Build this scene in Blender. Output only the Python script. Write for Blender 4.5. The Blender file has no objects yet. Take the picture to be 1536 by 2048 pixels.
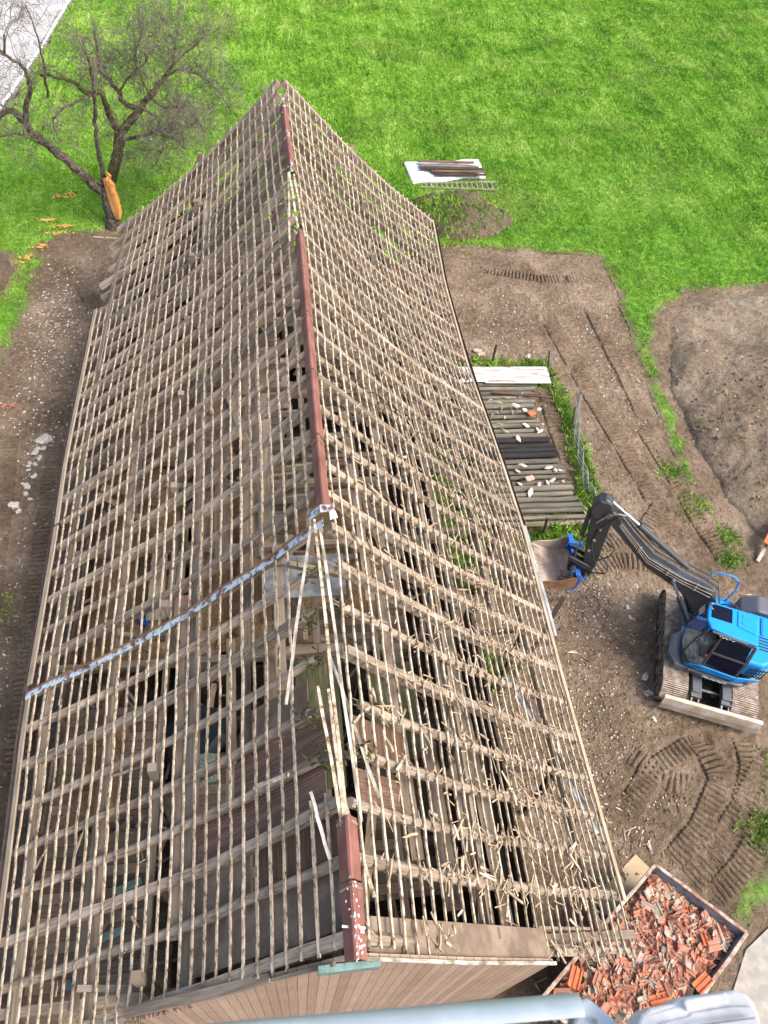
import bpy, math, random
import numpy as np
from mathutils import Vector, Matrix, noise as mnoise

# ------------------------------------------------------------------ camera
S = bpy.context.scene
C = S.collection
FPX = 1499.25
_v = (-275.0, -1927.0); _n = (-165.0, 1190.0)
_Y = Vector((_v[0], _v[1], FPX)).normalized()
_Z = -Vector((_n[0], _n[1], FPX)).normalized()
_X = _Y.cross(_Z)
CAMH = 20.0
def _w(c): c = Vector(c); return Vector((_X.dot(c), _Y.dot(c), _Z.dot(c)))
cam_d = bpy.data.cameras.new('camera'); cam = bpy.data.objects.new('camera', cam_d); C.objects.link(cam)
cam_d.sensor_width = 36; cam_d.lens = FPX*36/2048; cam_d.clip_start = 0.05; cam_d.clip_end = 2000
mx = Matrix.Identity(4)
for i, c in enumerate(((1, 0, 0), (0, -1, 0), (0, 0, -1))):
    w = _w(c)
    for r in range(3): mx[r][i] = w[r]
mx[2][3] = CAMH
cam.matrix_world = mx
cam_d.dof.use_dof = True; cam_d.dof.focus_distance = 21; cam_d.dof.aperture_fstop = 9
S.camera = cam
def G(x, y, z=0.0):                       # a spot in the photo to a place in the yard at height z (metres)
    d = _w((x-768, y-1024, FPX)); t = (z-CAMH)/d.z
    return Vector((d.x*t, d.y*t, z))
def GY(x, y, Y):
    d = _w((x-768, y-1024, FPX)); t = Y/d.y
    return Vector((d.x*t, Y, CAMH+d.z*t))

# ------------------------------------------------------------------ light
SUN_EL, SUN_AZ = 50, 122                   # azimuth clockwise from +Y
W = bpy.data.worlds.new('World'); S.world = W; W.use_nodes = True
nt = W.node_tree; bg = nt.nodes['Background']; sky = nt.nodes.new('ShaderNodeTexSky')
sky.sky_type = 'NISHITA'; sky.sun_disc = False; sky.sun_elevation = math.radians(SUN_EL); sky.sun_rotation = math.radians(SUN_AZ)
sky.air_density = 1.0; sky.dust_density = 5.0; sky.ozone_density = 0.6
nt.links.new(sky.outputs[0], bg.inputs[0]); bg.inputs[1].default_value = 0.15
sd = bpy.data.lights.new('sun', 'SUN'); sun = bpy.data.objects.new('sun', sd); C.objects.link(sun)
sd.energy = 1.5; sd.angle = math.radians(20); sd.color = (1.0, 0.95, 0.88)
_a, _e = math.radians(SUN_AZ), math.radians(SUN_EL)
sv = Vector((math.sin(_a)*math.cos(_e), math.cos(_a)*math.cos(_e), math.sin(_e)))
sun.rotation_euler = sv.to_track_quat('Z', 'Y').to_euler(); sun.location = (0, 0, 60)
S.view_settings.view_transform = 'Standard'; S.view_settings.look = 'None'; S.view_settings.gamma = 1
S.view_settings.exposure = 1.2
S.render.engine = 'CYCLES'
S.cycles.max_bounces = 5; S.cycles.diffuse_bounces = 3

R = random.Random(7); NR = np.random.RandomState(5)

# ------------------------------------------------------------------ materials
def mat(name, rough=0.8, metal=0.0, spec=0.3):
    m = bpy.data.materials.new(name); m.use_nodes = True
    b = m.node_tree.nodes['Principled BSDF']
    b.inputs['Roughness'].default_value = rough; b.inputs['Metallic'].default_value = metal
    b.inputs['Specular IOR Level'].default_value = spec
    return m, m.node_tree, b
def nd(t, typ, **kw):
    n = t.nodes.new('ShaderNode'+typ)
    for k, v in kw.items(): setattr(n, k, v)
    return n
def ramp(t, fac, stops):
    r = nd(t, 'ValToRGB'); e = r.color_ramp.elements
    while len(e) < len(stops): e.new(0.5)
    for i, (p, c) in enumerate(stops):
        e[i].position = p; e[i].color = (*c, 1) if len(c) == 3 else c
    t.links.new(fac, r.inputs[0]); return r.outputs[0]
def noise(t, vec, scale, detail=4, rough=0.55, dist=0.0, dim='3D'):
    n = nd(t, 'TexNoise'); n.inputs['Scale'].default_value = scale; n.inputs['Detail'].default_value = detail
    n.inputs['Roughness'].default_value = rough; n.inputs['Distortion'].default_value = dist
    if vec is not None: t.links.new(vec, n.inputs['Vector'])
    return n.outputs[0]
def mapping(t, vec, scale=(1, 1, 1), loc=None):
    m = nd(t, 'Mapping'); m.inputs['Scale'].default_value = scale
    t.links.new(vec, m.inputs['Vector'])
    if loc is not None: t.links.new(loc, m.inputs['Location'])
    return m.outputs[0]
def mix(t, fac, a, b, mode='MIX'):
    m = nd(t, 'MixRGB', blend_type=mode)
    for i, v in enumerate((fac, a, b)):
        if hasattr(v, 'is_output') or isinstance(v, bpy.types.NodeSocket): t.links.new(v, m.inputs[i])
        elif i == 0: m.inputs[0].default_value = v
        else: m.inputs[i].default_value = (*v, 1)
    return m.outputs[0]
def math_(t, op, a, b=None, c=None, clamp=False):
    m = nd(t, 'Math', operation=op); m.use_clamp = clamp
    for i, v in enumerate((a, b, c)):
        if v is None: continue
        if isinstance(v, bpy.types.NodeSocket): t.links.new(v, m.inputs[i])
        else: m.inputs[i].default_value = v
    return m.outputs[0]
def bump(t, b, h, strength=0.4, dist=0.02):
    n = nd(t, 'Bump'); n.inputs['Strength'].default_value = strength; n.inputs['Distance'].default_value = dist
    t.links.new(h, n.inputs['Height']); t.links.new(n.outputs[0], b.inputs['Normal'])
def wood(name, dark, mid, light, sx=3.0, sy=40.0, blot=(1.5, 6.0), p=(0.32, 0.5, 0.68), rough=0.85, bs=0.5, var=0.35):
    m, t, b = mat(name, rough)
    tc = nd(t, 'TexCoord'); oi = nd(t, 'ObjectInfo')
    off = nd(t, 'CombineXYZ'); t.links.new(math_(t, 'MULTIPLY', oi.outputs['Random'], 37.0), off.inputs[0])
    t.links.new(math_(t, 'MULTIPLY', oi.outputs['Random'], 91.0), off.inputs[1])
    v1 = mapping(t, tc.outputs['UV'], (sx, sy, 1), off.outputs[0]); v2 = mapping(t, tc.outputs['UV'], (blot[0], blot[1], 1), off.outputs[0])
    g = noise(t, v1, 1.0, 5, 0.6); h = noise(t, v2, 1.0, 3, 0.6)
    f = math_(t, 'ADD', math_(t, 'MULTIPLY', g, 0.5), math_(t, 'MULTIPLY', h, 0.5))
    col = ramp(t, f, [(p[0], dark), (p[1], mid), (p[2], light)])
    k = math_(t, 'ADD', math_(t, 'MULTIPLY', oi.outputs['Random'], var), 1.0-var*0.5)
    cc = nd(t, 'CombineXYZ')
    for i in range(3): t.links.new(k, cc.inputs[i])
    col = mix(t, 1.0, col, cc.outputs[0], 'MULTIPLY')
    t.links.new(col, b.inputs['Base Color']); bump(t, b, g, bs, 0.01)
    return m
def plain(name, c, rough=0.5, metal=0.0, c2=None, scale=4.0, spec=0.4, bs=0.0, lo=0.42, hi=0.62):
    m, t, b = mat(name, rough, metal, spec)
    if c2 is None: c2 = tuple(x*0.8 for x in c)
    tc = nd(t, 'TexCoord')
    n = noise(t, tc.outputs['Object'], scale, 6, 0.6)
    t.links.new(ramp(t, n, [(lo, c2), (hi, c)]), b.inputs['Base Color'])
    if bs: bump(t, b, n, bs, 0.02)
    return m

M = {}
M['batten'] = wood('batten_wood', (.10, .062, .035), (.30, .235, .165), (.50, .435, .34), 9.0, 10, (6.0, 5.0), (.40, .47, .58), bs=.5, var=.5)
M['rafter'] = wood('rafter_wood', (.09, .066, .045), (.24, .19, .142), (.37, .31, .24), 1.6, 22, (1.2, 3.5), (.36, .5, .66), var=.5)
M['beam'] = wood('grey_beam_wood', (.065, .05, .036), (.18, .145, .11), (.29, .245, .19), 1.2, 18, (.7, 2.0), var=.45)
M['board'] = wood('old_board_wood', (.075, .055, .039), (.175, .138, .102), (.28, .235, .18), 1.0, 26, (.8, 2.5), var=.6)
M['brown'] = wood('brown_board_wood', (.055, .03, .02), (.12, .068, .045), (.2, .12, .08), 1.0, 26, (.8, 2.5), var=.45)
M['dark'] = wood('dark_stained_wood', (.02, .015, .012), (.05, .038, .03), (.1, .075, .058), 1.0, 20, (.8, 2.5), var=.5)
M['pale'] = wood('fresh_split_wood', (.15, .10, .065), (.30, .225, .15), (.45, .36, .25), 3, 30, (3, 5), var=.7)
M['white'] = wood('bleached_wood', (.17, .145, .11), (.35, .32, .27), (.52, .49, .43), 3, 14, (3, 4), (.4, .5, .6), var=.3)
M['fascia'] = wood('fascia_wood', (.14, .10, .065), (.32, .255, .18), (.46, .385, .29), 1.0, 22, (1.2, 4), var=.2)
M['plywood'] = wood('old_plywood', (.26, .19, .115), (.40, .305, .19), (.50, .40, .27), .8, 1.5, (.6, .9), var=.2, bs=.2)
M['chip'] = plain('weathered_fibre_board', (.235, .18, .135), .9, 0, (.15, .112, .085), 2.2, .1, .4)
M['mossclump'] = plain('moss_and_rotten_wood', (.10, .10, .035), .95, 0, (.04, .033, .022), 14, .1, 1.0)
M['mossy'] = wood('mossy_board', (.04, .045, .022), (.095, .10, .05), (.19, .17, .12), 1.0, 16, (1.0, 2.0), (.38, .52, .62), var=.5)
M['log'] = wood('weathered_log', (.05, .047, .036), (.13, .12, .092), (.24, .215, .17), 1.4, 10, (.8, 2.5), (.3, .5, .7), var=.45)
M['tar'] = wood('tarred_log', (.012, .011, .012), (.025, .023, .024), (.07, .062, .058), 1.4, 10, (.8, 2.5), (.3, .55, .75), var=.4)

def board_wall(name, c1, c2, c3, width=0.16):
    m, t, b = mat(name, 0.85)
    tc = nd(t, 'TexCoord'); sep = nd(t, 'SeparateXYZ'); t.links.new(tc.outputs['UV'], sep.inputs[0])
    u = math_(t, 'DIVIDE', sep.outputs[0], width); fl = math_(t, 'FLOOR', u); fr = math_(t, 'FRACT', u)
    wn = nd(t, 'TexWhiteNoise', noise_dimensions='1D'); t.links.new(fl, wn.inputs['W'])
    v = mapping(t, tc.outputs['UV'], (30, 1.3, 1)); g = noise(t, v, 1.0, 5, .6)
    v2 = mapping(t, tc.outputs['UV'], (1.1, .7, 1)); g2 = noise(t, v2, 1.0, 3, .6)
    f = math_(t, 'ADD', math_(t, 'ADD', math_(t, 'MULTIPLY', g, .35), math_(t, 'MULTIPLY', g2, .4)), math_(t, 'MULTIPLY', wn.outputs[0], .25))
    col = ramp(t, f, [(.32, c1), (.5, c2), (.68, c3)])
    gap = math_(t, 'MULTIPLY', math_(t, 'LESS_THAN', fr, .06), .8)
    col = mix(t, gap, col, (.03, .02, .015))
    t.links.new(col, b.inputs['Base Color'])
    bump(t, b, math_(t, 'SUBTRACT', g, gap), .5, .02)
    return m
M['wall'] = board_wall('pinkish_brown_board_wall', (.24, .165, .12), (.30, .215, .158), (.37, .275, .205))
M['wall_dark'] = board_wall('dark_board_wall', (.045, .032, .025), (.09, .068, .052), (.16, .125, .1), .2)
M['floorboards'] = board_wall('attic_floorboards', (.06, .045, .033), (.135, .105, .078), (.24, .195, .145), .22)

def corrugated(name, c1, c2, pitch=.076, amp=.8, rough=.6, metal=0., sharp=(.42, .58)):
    m, t, b = mat(name, rough, metal)
    tc = nd(t, 'TexCoord'); sep = nd(t, 'SeparateXYZ'); t.links.new(tc.outputs['UV'], sep.inputs[0])
    s = math_(t, 'SINE', math_(t, 'MULTIPLY', sep.outputs[0], 6.2832/pitch))
    n = noise(t, mapping(t, tc.outputs['UV'], (9, .8, 1)), 1.0, 5, .6, .5)
    t.links.new(ramp(t, n, [(sharp[0], c1), (sharp[1], c2)]), b.inputs['Base Color'])
    bump(t, b, s, amp, .02)
    return m
M['redcorr'] = corrugated('red_brown_corrugated', (.12, .072, .052), (.205, .125, .09), .055, .35)
M['tin'] = corrugated('galvanised_tin', (.34, .16, .085), (.48, .52, .56), .09, .6, .5, .2, (.39, .47))
M['gutter'] = plain('zinc_gutter', (.42, .44, .45), .5, .35, (.24, .25, .26), 3)
M['darkmetal'] = plain('dark_gutter', (.06, .055, .055), .5, .3, (.11, .08, .07), 5)
M['heap'] = None
M['cap'] = None
m, t, b = mat('maroon_ridge_metal', .62); tc = nd(t, 'TexCoord')
n = noise(t, tc.outputs['Object'], 2.2, 5); col = ramp(t, n, [(.35, (.15, .062, .048)), (.65, (.25, .11, .088))])
t.links.new(col, b.inputs['Base Color']); M['cap'] = m
m, t, b = mat('flaking_flashing', .5, .2); tc = nd(t, 'TexCoord')
n = noise(t, tc.outputs['Object'], 5.5, 6, .7); col = ramp(t, n, [(.40, (.12, .05, .035)), (.455, (.2, .17, .16)), (.50, (.42, .53, .60)), (.75, (.52, .62, .68))])
t.links.new(col, b.inputs['Base Color']); M['flash'] = m
M['hay'] = None
m, t, b = mat('old_hay', .95); tc = nd(t, 'TexCoord')
n1 = noise(t, mapping(t, tc.outputs['Object'], (28, 9, 20)), 1.0, 4, .7, 1.5); n2 = noise(t, tc.outputs['Object'], 1.1, 4)
f = math_(t, 'ADD', math_(t, 'MULTIPLY', n1, .6), math_(t, 'MULTIPLY', n2, .4))
t.links.new(ramp(t, f, [(.33, (.065, .04, .02)), (.5, (.225, .145, .075)), (.66, (.40, .28, .16))]), b.inputs['Base Color'])
bump(t, b, n1, .9, .04); M['hay'] = m

def earth(name, c1, c2, c3, trk=False):
    m, t, b = mat(name, .95, spec=.15); tc = nd(t, 'TexCoord'); P = tc.outputs['Object']
    a = noise(t, P, .45, 4, .6, .4); c = noise(t, P, 5.0, 8, .68, .3); d = noise(t, P, 38, 3, .6)
    f = math_(t, 'ADD', math_(t, 'ADD', math_(t, 'MULTIPLY', a, .45), math_(t, 'MULTIPLY', c, .4)), math_(t, 'MULTIPLY', d, .15))
    col = ramp(t, f, [(.38, c1), (.5, c2), (.61, c3)])
    vo = nd(t, 'TexVoronoi'); vo.inputs['Scale'].default_value = 8; vo.inputs['Randomness'].default_value = 1; t.links.new(P, vo.inputs['Vector'])
    sp = math_(t, 'LESS_THAN', vo.outputs['Distance'], .17)
    sel = math_(t, 'GREATER_THAN', noise(t, P, .8, 3), .54)
    at_ = nd(t, 'Attribute', attribute_name='gravel') if trk else None
    if trk: sel = math_(t, 'GREATER_THAN', math_(t, 'ADD', noise(t, P, 1.6, 4), at_.outputs['Fac']), .68)
    sp = math_(t, 'MULTIPLY', sp, sel)
    pc = ramp(t, vo.outputs['Color'], [(.2, (.28, .23, .19)), (.8, (.52, .46, .40))])
    col = mix(t, math_(t, 'MULTIPLY', sp, .75), col, pc)
    h = math_(t, 'ADD', math_(t, 'ADD', math_(t, 'MULTIPLY', c, 1.0), math_(t, 'MULTIPLY', d, .22)), math_(t, 'MULTIPLY', sp, .12))
    if trk:
        ao = nd(t, 'Attribute', attribute_name='damp')
        col = mix(t, math_(t, 'MULTIPLY', ao.outputs['Fac'], .55), col, (.062, .045, .034))
    if False:
        au = nd(t, 'Attribute', attribute_name='trk_u'); aw = nd(t, 'Attribute', attribute_name='trk_w')
        fr = math_(t, 'FRACT', math_(t, 'DIVIDE', math_(t, 'ADD', au.outputs['Fac'], math_(t, 'MULTIPLY', noise(t, P, 3.0, 3), .18)), .17))
        rib = math_(t, 'PINGPONG', fr, .5); rib = math_(t, 'GREATER_THAN', rib, .14)
        w = math_(t, 'MULTIPLY', aw.outputs['Fac'], math_(t, 'GREATER_THAN', noise(t, P, 2.0, 3), .40), clamp=True)
        h = math_(t, 'ADD', math_(t, 'MULTIPLY', h, math_(t, 'SUBTRACT', 1.0, math_(t, 'MULTIPLY', w, .55))), math_(t, 'MULTIPLY', math_(t, 'MULTIPLY', rib, w), .75))
        ao = nd(t, 'Attribute', attribute_name='damp')
        col = mix(t, math_(t, 'MULTIPLY', ao.outputs['Fac'], .55), col, (.062, .045, .034))
    t.links.new(col, b.inputs['Base Color']); bump(t, b, h, 1.0, .28)
    return m
M['dirt'] = earth('yard_dirt', (.125, .088, .058), (.24, .176, .12), (.375, .29, .212), True)
M['mound'] = earth('mound_soil', (.16, .118, .078), (.29, .226, .16), (.41, .34, .25))
M['heap'] = earth('heap_soil', (.07, .05, .033), (.135, .10, .07), (.21, .165, .12))
M['bucketm'] = plain('bucket_tan_steel', (.56, .45, .37), .6, .1, (.42, .31, .235), 3, .3)
M['stone'] = plain('pale_stone', (.56, .52, .46), .85, 0, (.34, .30, .26), 3, .2, .4)
M['road'] = plain('pale_asphalt', (.40, .395, .39), .8, 0, (.32, .315, .31), .6, .2)
M['path'] = plain('pale_gravel_path', (.36, .33, .29), .9, 0, (.27, .25, .22), 3, .2, .3)
M['chips'] = None
m, t, b = mat('dark_gravel', .9); tc = nd(t, 'TexCoord'); vo = nd(t, 'TexVoronoi'); vo.inputs['Scale'].default_value = 26; t.links.new(tc.outputs['Object'], vo.inputs['Vector'])
t.links.new(ramp(t, vo.outputs['Color'], [(.3, (.04, .038, .04)), (.62, (.09, .085, .085)), (.8, (.42, .4, .38))]), b.inputs['Base Color'])
bump(t, b, vo.outputs['Distance'], 1.0, .03); M['chips'] = m

def grassmat(name):
    m, t, b = mat(name, .75, spec=.2); tc = nd(t, 'TexCoord'); at_ = nd(t, 'Attribute', attribute_name='rnd'); P = tc.outputs['Object']
    a = noise(t, P, .35, 4, .65, .6); c = noise(t, mapping(t, P, (2.2, .22, 1)), 1.0, 3, .6, .8)
    f = math_(t, 'ADD', math_(t, 'ADD', math_(t, 'MULTIPLY', a, .55), math_(t, 'MULTIPLY', c, .35)), math_(t, 'MULTIPLY', math_(t, 'SUBTRACT', at_.outputs['Fac'], .2), .24))
    col = ramp(t, f, [(.36, (.08, .20, .022)), (.48, (.155, .345, .03)), (.58, (.265, .475, .055)), (.70, (.46, .61, .17))])
    dr = nd(t, 'Attribute', attribute_name='dry')
    col = mix(t, dr.outputs['Fac'], col, (.27, .25, .11))
    t.links.new(col, b.inputs['Base Color'])
    return m
M['grass'] = grassmat('spring_grass')
m, t, b = mat('turf_soil', .95); ed = nd(t, 'Attribute', attribute_name='edge'); tc = nd(t, 'TexCoord'); n = noise(t, tc.outputs['Object'], 3.5, 8, .65)
t.links.new(ramp(t, n, [(.36, (.05, .12, .015)), (.55, (.11, .25, .02)), (.7, (.2, .38, .03))]), b.inputs['Base Color']); l_ = b.inputs['Base Color'].links[0].from_socket; t.links.new(mix(t, math_(t, 'MULTIPLY', ed.outputs['Fac'], 1.0, None, True), l_, (.13, .10, .065)), b.inputs['Base Color']); bump(t, b, n, .9, .1); M['turf'] = m

M['blue'] = plain('blue_machine_paint', (.0, .27, .74), .48, .0, (.01, .235, .64), 5, .25)
M['deepblue'] = plain('deep_blue_paint', (.01, .15, .58), .45, 0, (.02, .10, .38), 4, .3)
M['charcoal'] = plain('charcoal_machine_paint', (.045, .05, .056), .42, .0, (.034, .038, .043), 2, .45)
M['grey'] = plain('slate_grey_paint', (.12, .13, .15), .42, .0, (.10, .11, .125), 2, .45)
M['steelgrey'] = plain('scuffed_steel', (.22, .23, .24), .5, .4, (.12, .12, .13), 6)
M['worn'] = plain('worn_steel', (.44, .40, .36), .5, .35, (.30, .25, .2), 4)
M['bladem'] = plain('worn_blade_steel', (.50, .46, .42), .5, .3, (.36, .28, .2), 2.2, .4, .1)
M['track'] = plain('track_steel', (.50, .43, .37), .7, .1, (.28, .215, .165), 6)
M['trackbase'] = plain('muddy_track_shoe', (.22, .185, .15), .9, 0, (.09, .072, .058), 9, .2, .3)
M['mudtrack'] = plain('muddy_track_frame', (.24, .205, .165), .9, 0, (.05, .042, .036), 9, .2, .3, .44, .50)
M['rust'] = plain('rusty_steel', (.27, .13, .055), .7, .2, (.14, .085, .06), 5)
M['chrome'] = plain('cylinder_rod', (.62, .66, .72), .2, .9, (.55, .6, .66), 2)
M['rubber'] = plain('black_rubber', (.02, .02, .02), .55)
M['glassdark'] = plain('tinted_window', (.004, .006, .02), .25, 0, (.003, .004, .012), 2, .15)
m, t, b = mat('clear_glass', .03); b.inputs['Transmission Weight'].default_value = 1; b.inputs['IOR'].default_value = 1.15; b.inputs['Base Color'].default_value = (.85, .93, .95, 1); M['glass'] = m
M['whitepaint'] = plain('white_lettering', (.8, .8, .8), .5)
M['tile'] = plain('terracotta_tile', (.42, .15, .085), .8, 0, (.33, .19, .14), 9, .2, .2)
M['tile2'] = plain('bleached_terracotta', (.46, .26, .19), .85, 0, (.40, .34, .29), 8, .2, .2)
M['tile3'] = plain('mortar_crusted_tile', (.40, .35, .27), .85, 0, (.24, .19, .13), 7, .2, .3)
M['tile4'] = plain('bright_orange_tile', (.56, .165, .07), .7, 0, (.42, .12, .055), 5, .25, .1)
M['skipm'] = plain('blue_grey_skip_paint', (.20, .235, .27), .55, .1, (.13, .10, .085), 3, .3, .1, .38, .5)
M['skiprim'] = plain('rusty_skip_rim', (.42, .36, .30), .7, .1, (.22, .12, .08), 6)
M['tarp'] = plain('white_tarpaulin', (.78, .80, .82), .5, 0, (.66, .69, .72), 3, .3, .5)
M['teal'] = plain('teal_paint', (.15, .25, .23), .7, 0, (.10, .16, .14), 9)
M['greypanel'] = plain('grey_tank', (.23, .25, .26), .6, 0, (.13, .13, .13), 3)
M['blackbag'] = plain('black_sheeting', (.012, .016, .02), .35, 0, (.02, .026, .03), 3)
M['speck'] = plain('speckled_green_cloth', (.30, .36, .30), .9, 0, (.1, .14, .11), 28)
M['bark'] = plain('apple_bark', (.17, .14, .115), .95, 0, (.06, .048, .04), 9, .1, .9)
M['barkm'] = plain('mossy_bark', (.095, .10, .025), .95, 0, (.055, .045, .035), 5, .1, .9)
M['twig'] = plain('grey_twig', (.19, .17, .145), .9, 0, (.10, .085, .07), 3, .1)
M['splitwood'] = wood('torn_orange_heartwood', (.34, .12, .03), (.68, .30, .085), (.74, .42, .17), 2.5, 9, (2, 3), (.36, .48, .64), var=.1)
M['concretew'] = plain('broken_plaster', (.62, .57, .50), .9, 0, (.45, .4, .34), 6)
M['skin'] = plain('skin', (.50, .28, .2), .6); M['hair'] = plain('dark_hair', (.02, .015, .012), .6)
M['shirt'] = plain('mint_and_green_shirt', (.30, .52, .42), .85, 0, (.035, .10, .09), 1.4, .2, 0, .47, .53)
M['jeans'] = plain('navy_trousers', (.02, .025, .075), .85)
M['boot'] = plain('dark_boot', (.03, .025, .02), .7)
M['alu'] = plain('platform_sheet_metal', (.46, .52, .55), .42, .3, (.38, .44, .47), 9)
M['plastic'] = plain('grey_moulded_plastic', (.60, .61, .62), .6, 0, (.44, .45, .46), 16)
M['mesh'] = plain('galvanised_wire', (.35, .37, .38), .5, .6)
M['orangep'] = plain('orange_plastic', (.75, .12, .05), .5, 0, (.62, .1, .04), 4)
M['yellow'] = plain('yellow_handle', (.62, .50, .05), .5)

# ------------------------------------------------------------------ mesh helpers
class MB:
    def __init__(s, T=None): s.v = []; s.f = []; s.uv = []; s.T = T; s.attr = None
    def P(s, p): return tuple(s.T @ Vector(p)) if s.T is not None else tuple(p)
    def add(s, vs, fs, uvs=None):
        b0 = len(s.v); s.v += [s.P(p) for p in vs]
        for i, f in enumerate(fs):
            s.f.append([b0+j for j in f])
            s.uv.append(uvs[i] if uvs else [(vs[j][0], vs[j][1]) for j in f])
    def box(s, a, b):                      # min, max corners
        x0, y0, z0 = a; x1, y1, z1 = b; L = (x1-x0, y1-y0, z1-z0)
        vs = [(x0, y0, z0), (x1, y0, z0), (x1, y1, z0), (x0, y1, z0), (x0, y0, z1), (x1, y0, z1), (x1, y1, z1), (x0, y1, z1)]
        fs = [(3, 2, 1, 0), (4, 5, 6, 7), (0, 1, 5, 4), (1, 2, 6, 5), (2, 3, 7, 6), (3, 0, 4, 7)]
        mx_ = L.index(max(L)); ax = [(1, 0), (1, 0), (2, 0), (2, 1), (2, 0), (2, 1)]
        uvs = []
        for f, (p, q) in zip(fs, ax):
            u = mx_ if mx_ in (p, q) else p; w = q if u == p else p
            uvs.append([(vs[j][u], vs[j][w]) for j in f])
        s.add(vs, fs, uvs)
    def path(s, pts, w, h, up=(0, 0, 1), jit=0.0, rnd=R, seg=4, cap=True, twist=0.0, taper=1.0):
        # swept section; seg = 4 gives a plank, more a pole
        pts = [Vector(p) for p in pts]; up = Vector(up); rings = []; u = 0; us = []
        for i, p in enumerate(pts):
            d = (pts[min(i+1, len(pts)-1)]-pts[max(i-1, 0)]).normalized()
            x = d.cross(up)
            if x.length < 1e-4: x = d.cross(Vector((1, 0, 0)))
            x.normalize(); y = x.cross(d).normalized()
            if i: u += (p-pts[i-1]).length
            us.append(u); k = 1+(taper-1)*i/max(1, len(pts)-1)
            ww = w*k*(1+rnd.uniform(-jit, jit)); hh = h*k*(1+rnd.uniform(-jit, jit)); ring = []
            for j in range(seg):
                a = 2*math.pi*(j+.5)/seg; r = math.sqrt(2) if seg == 4 else 1.0
                q = x*math.cos(a)*ww/2*r+y*math.sin(a)*hh/2*r
                ring.append(p+q)
            rings.append(ring)
        vs = [tuple(q) for r in rings for q in r]; fs = []; uvs = []; per = (w+h)*2/seg
        for i in range(len(pts)-1):
            for j in range(seg):
                a = i*seg+j; b = i*seg+(j+1) % seg
                fs.append((a, b, b+seg, a+seg)); uvs.append([(us[i], j*per), (us[i], (j+1)*per), (us[i+1], (j+1)*per), (us[i+1], j*per)])
        if cap:
            fs.append(tuple(range(seg-1, -1, -1))); uvs.append([(0, 0)]*seg)
            n0 = (len(pts)-1)*seg; fs.append(tuple(n0+j for j in range(seg))); uvs.append([(0, 0)]*seg)
        s.add(vs, fs, uvs)
    def bar(s, a, b, w, h, up=(0, 0, 1), jit=0.0, n=1, wob=0.0, seg=4, rnd=R):
        a, b = Vector(a), Vector(b); pts = []
        for i in range(n+1):
            p = a.lerp(b, i/n)
            if 0 < i < n and wob: p = p+Vector((rnd.uniform(-wob, wob), rnd.uniform(-wob, wob), rnd.uniform(-wob, wob)))
            pts.append(p)
        s.path(pts, w, h, up, jit, rnd, seg)
    def cyl(s, a, b, r, n=14): s.path([a, b], 2*r, 2*r, seg=n, up=(0.13, 0.31, 0.94))
    def tube(s, pts, r, n=6, taper=1.0): s.path(pts, 2*r, 2*r, seg=n, up=(0.13, 0.31, 0.94), taper=taper)
    def prism(s, poly, axis, lo, hi):      # poly in the two other axes, extruded along axis index
        n = len(poly); vs = []
        for e in (lo, hi):
            for p in poly:
                q = [0, 0, 0]; o = [i for i in range(3) if i != axis]; q[o[0]] = p[0]; q[o[1]] = p[1]; q[axis] = e; vs.append(tuple(q))
        fs = [tuple(range(n))[::-1], tuple(range(n, 2*n))]; uvs = [[poly[i] for i in fs[0]], [poly[i-n] for i in fs[1]]]
        for i in range(n):
            j = (i+1) % n; fs.append((i, j, n+j, n+i)); L = math.hypot(poly[j][0]-poly[i][0], poly[j][1]-poly[i][1])
            uvs.append([(0, lo), (L, lo), (L, hi), (0, hi)])
        s.add(vs, fs, uvs)
    def build(s, name, m, parent=None, smooth=False, bevel=0.0, loc=(0, 0, 0), rel=None):
        me = bpy.data.meshes.new(name)
        vs = s.v
        if rel is not None: vs = [(x-rel[0], y-rel[1], z-rel[2]) for x, y, z in vs]
        me.from_pydata(vs, [], s.f)
        uvl = me.uv_layers.new(name='UVMap'); fl = [c for uv in s.uv for p in uv for c in p]
        uvl.data.foreach_set('uv', fl)
        me.materials.append(m); me.update()
        if smooth: me.polygons.foreach_set('use_smooth', [True]*len(me.polygons))
        import bmesh
        bm = bmesh.new(); bm.from_mesh(me); bmesh.ops.recalc_face_normals(bm, faces=bm.faces); bm.to_mesh(me); bm.free()
        o = bpy.data.objects.new(name, me); C.objects.link(o); o.location = loc
        if parent: o.parent = parent
        if bevel:
            b = o.modifiers.new('bevel', 'BEVEL'); b.width = bevel; b.segments = 2; b.limit_method = 'ANGLE'; b.angle_limit = math.radians(35)
        if smooth:
            try: me.set_sharp_from_angle(angle=math.radians(40))
            except Exception: pass
        return o
def tag(o, label=None, cat=None, group=None, kind=None):
    if label: o['label'] = label
    if cat: o['category'] = cat
    if group: o['group'] = group
    if kind: o['kind'] = kind
    return o
def thing(name, label, cat, loc=(0, 0, 0), rz=0.0, group=None):
    o = bpy.data.objects.new(name, None); C.objects.link(o); o.location = loc; o.rotation_euler = (0, 0, rz); o.empty_display_size = .3
    return tag(o, label, cat, group)
def copy_tree(o, parent=None):
    c = o.copy(); C.objects.link(c)
    if parent: c.parent = parent
    for ch in o.children: copy_tree(ch, c)
    return c
def lerp(a, b, t): return a+(b-a)*t
def interp(x, tab):
    return float(np.interp(x, [a for a, _ in tab], [b for _, b in tab]))

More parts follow.
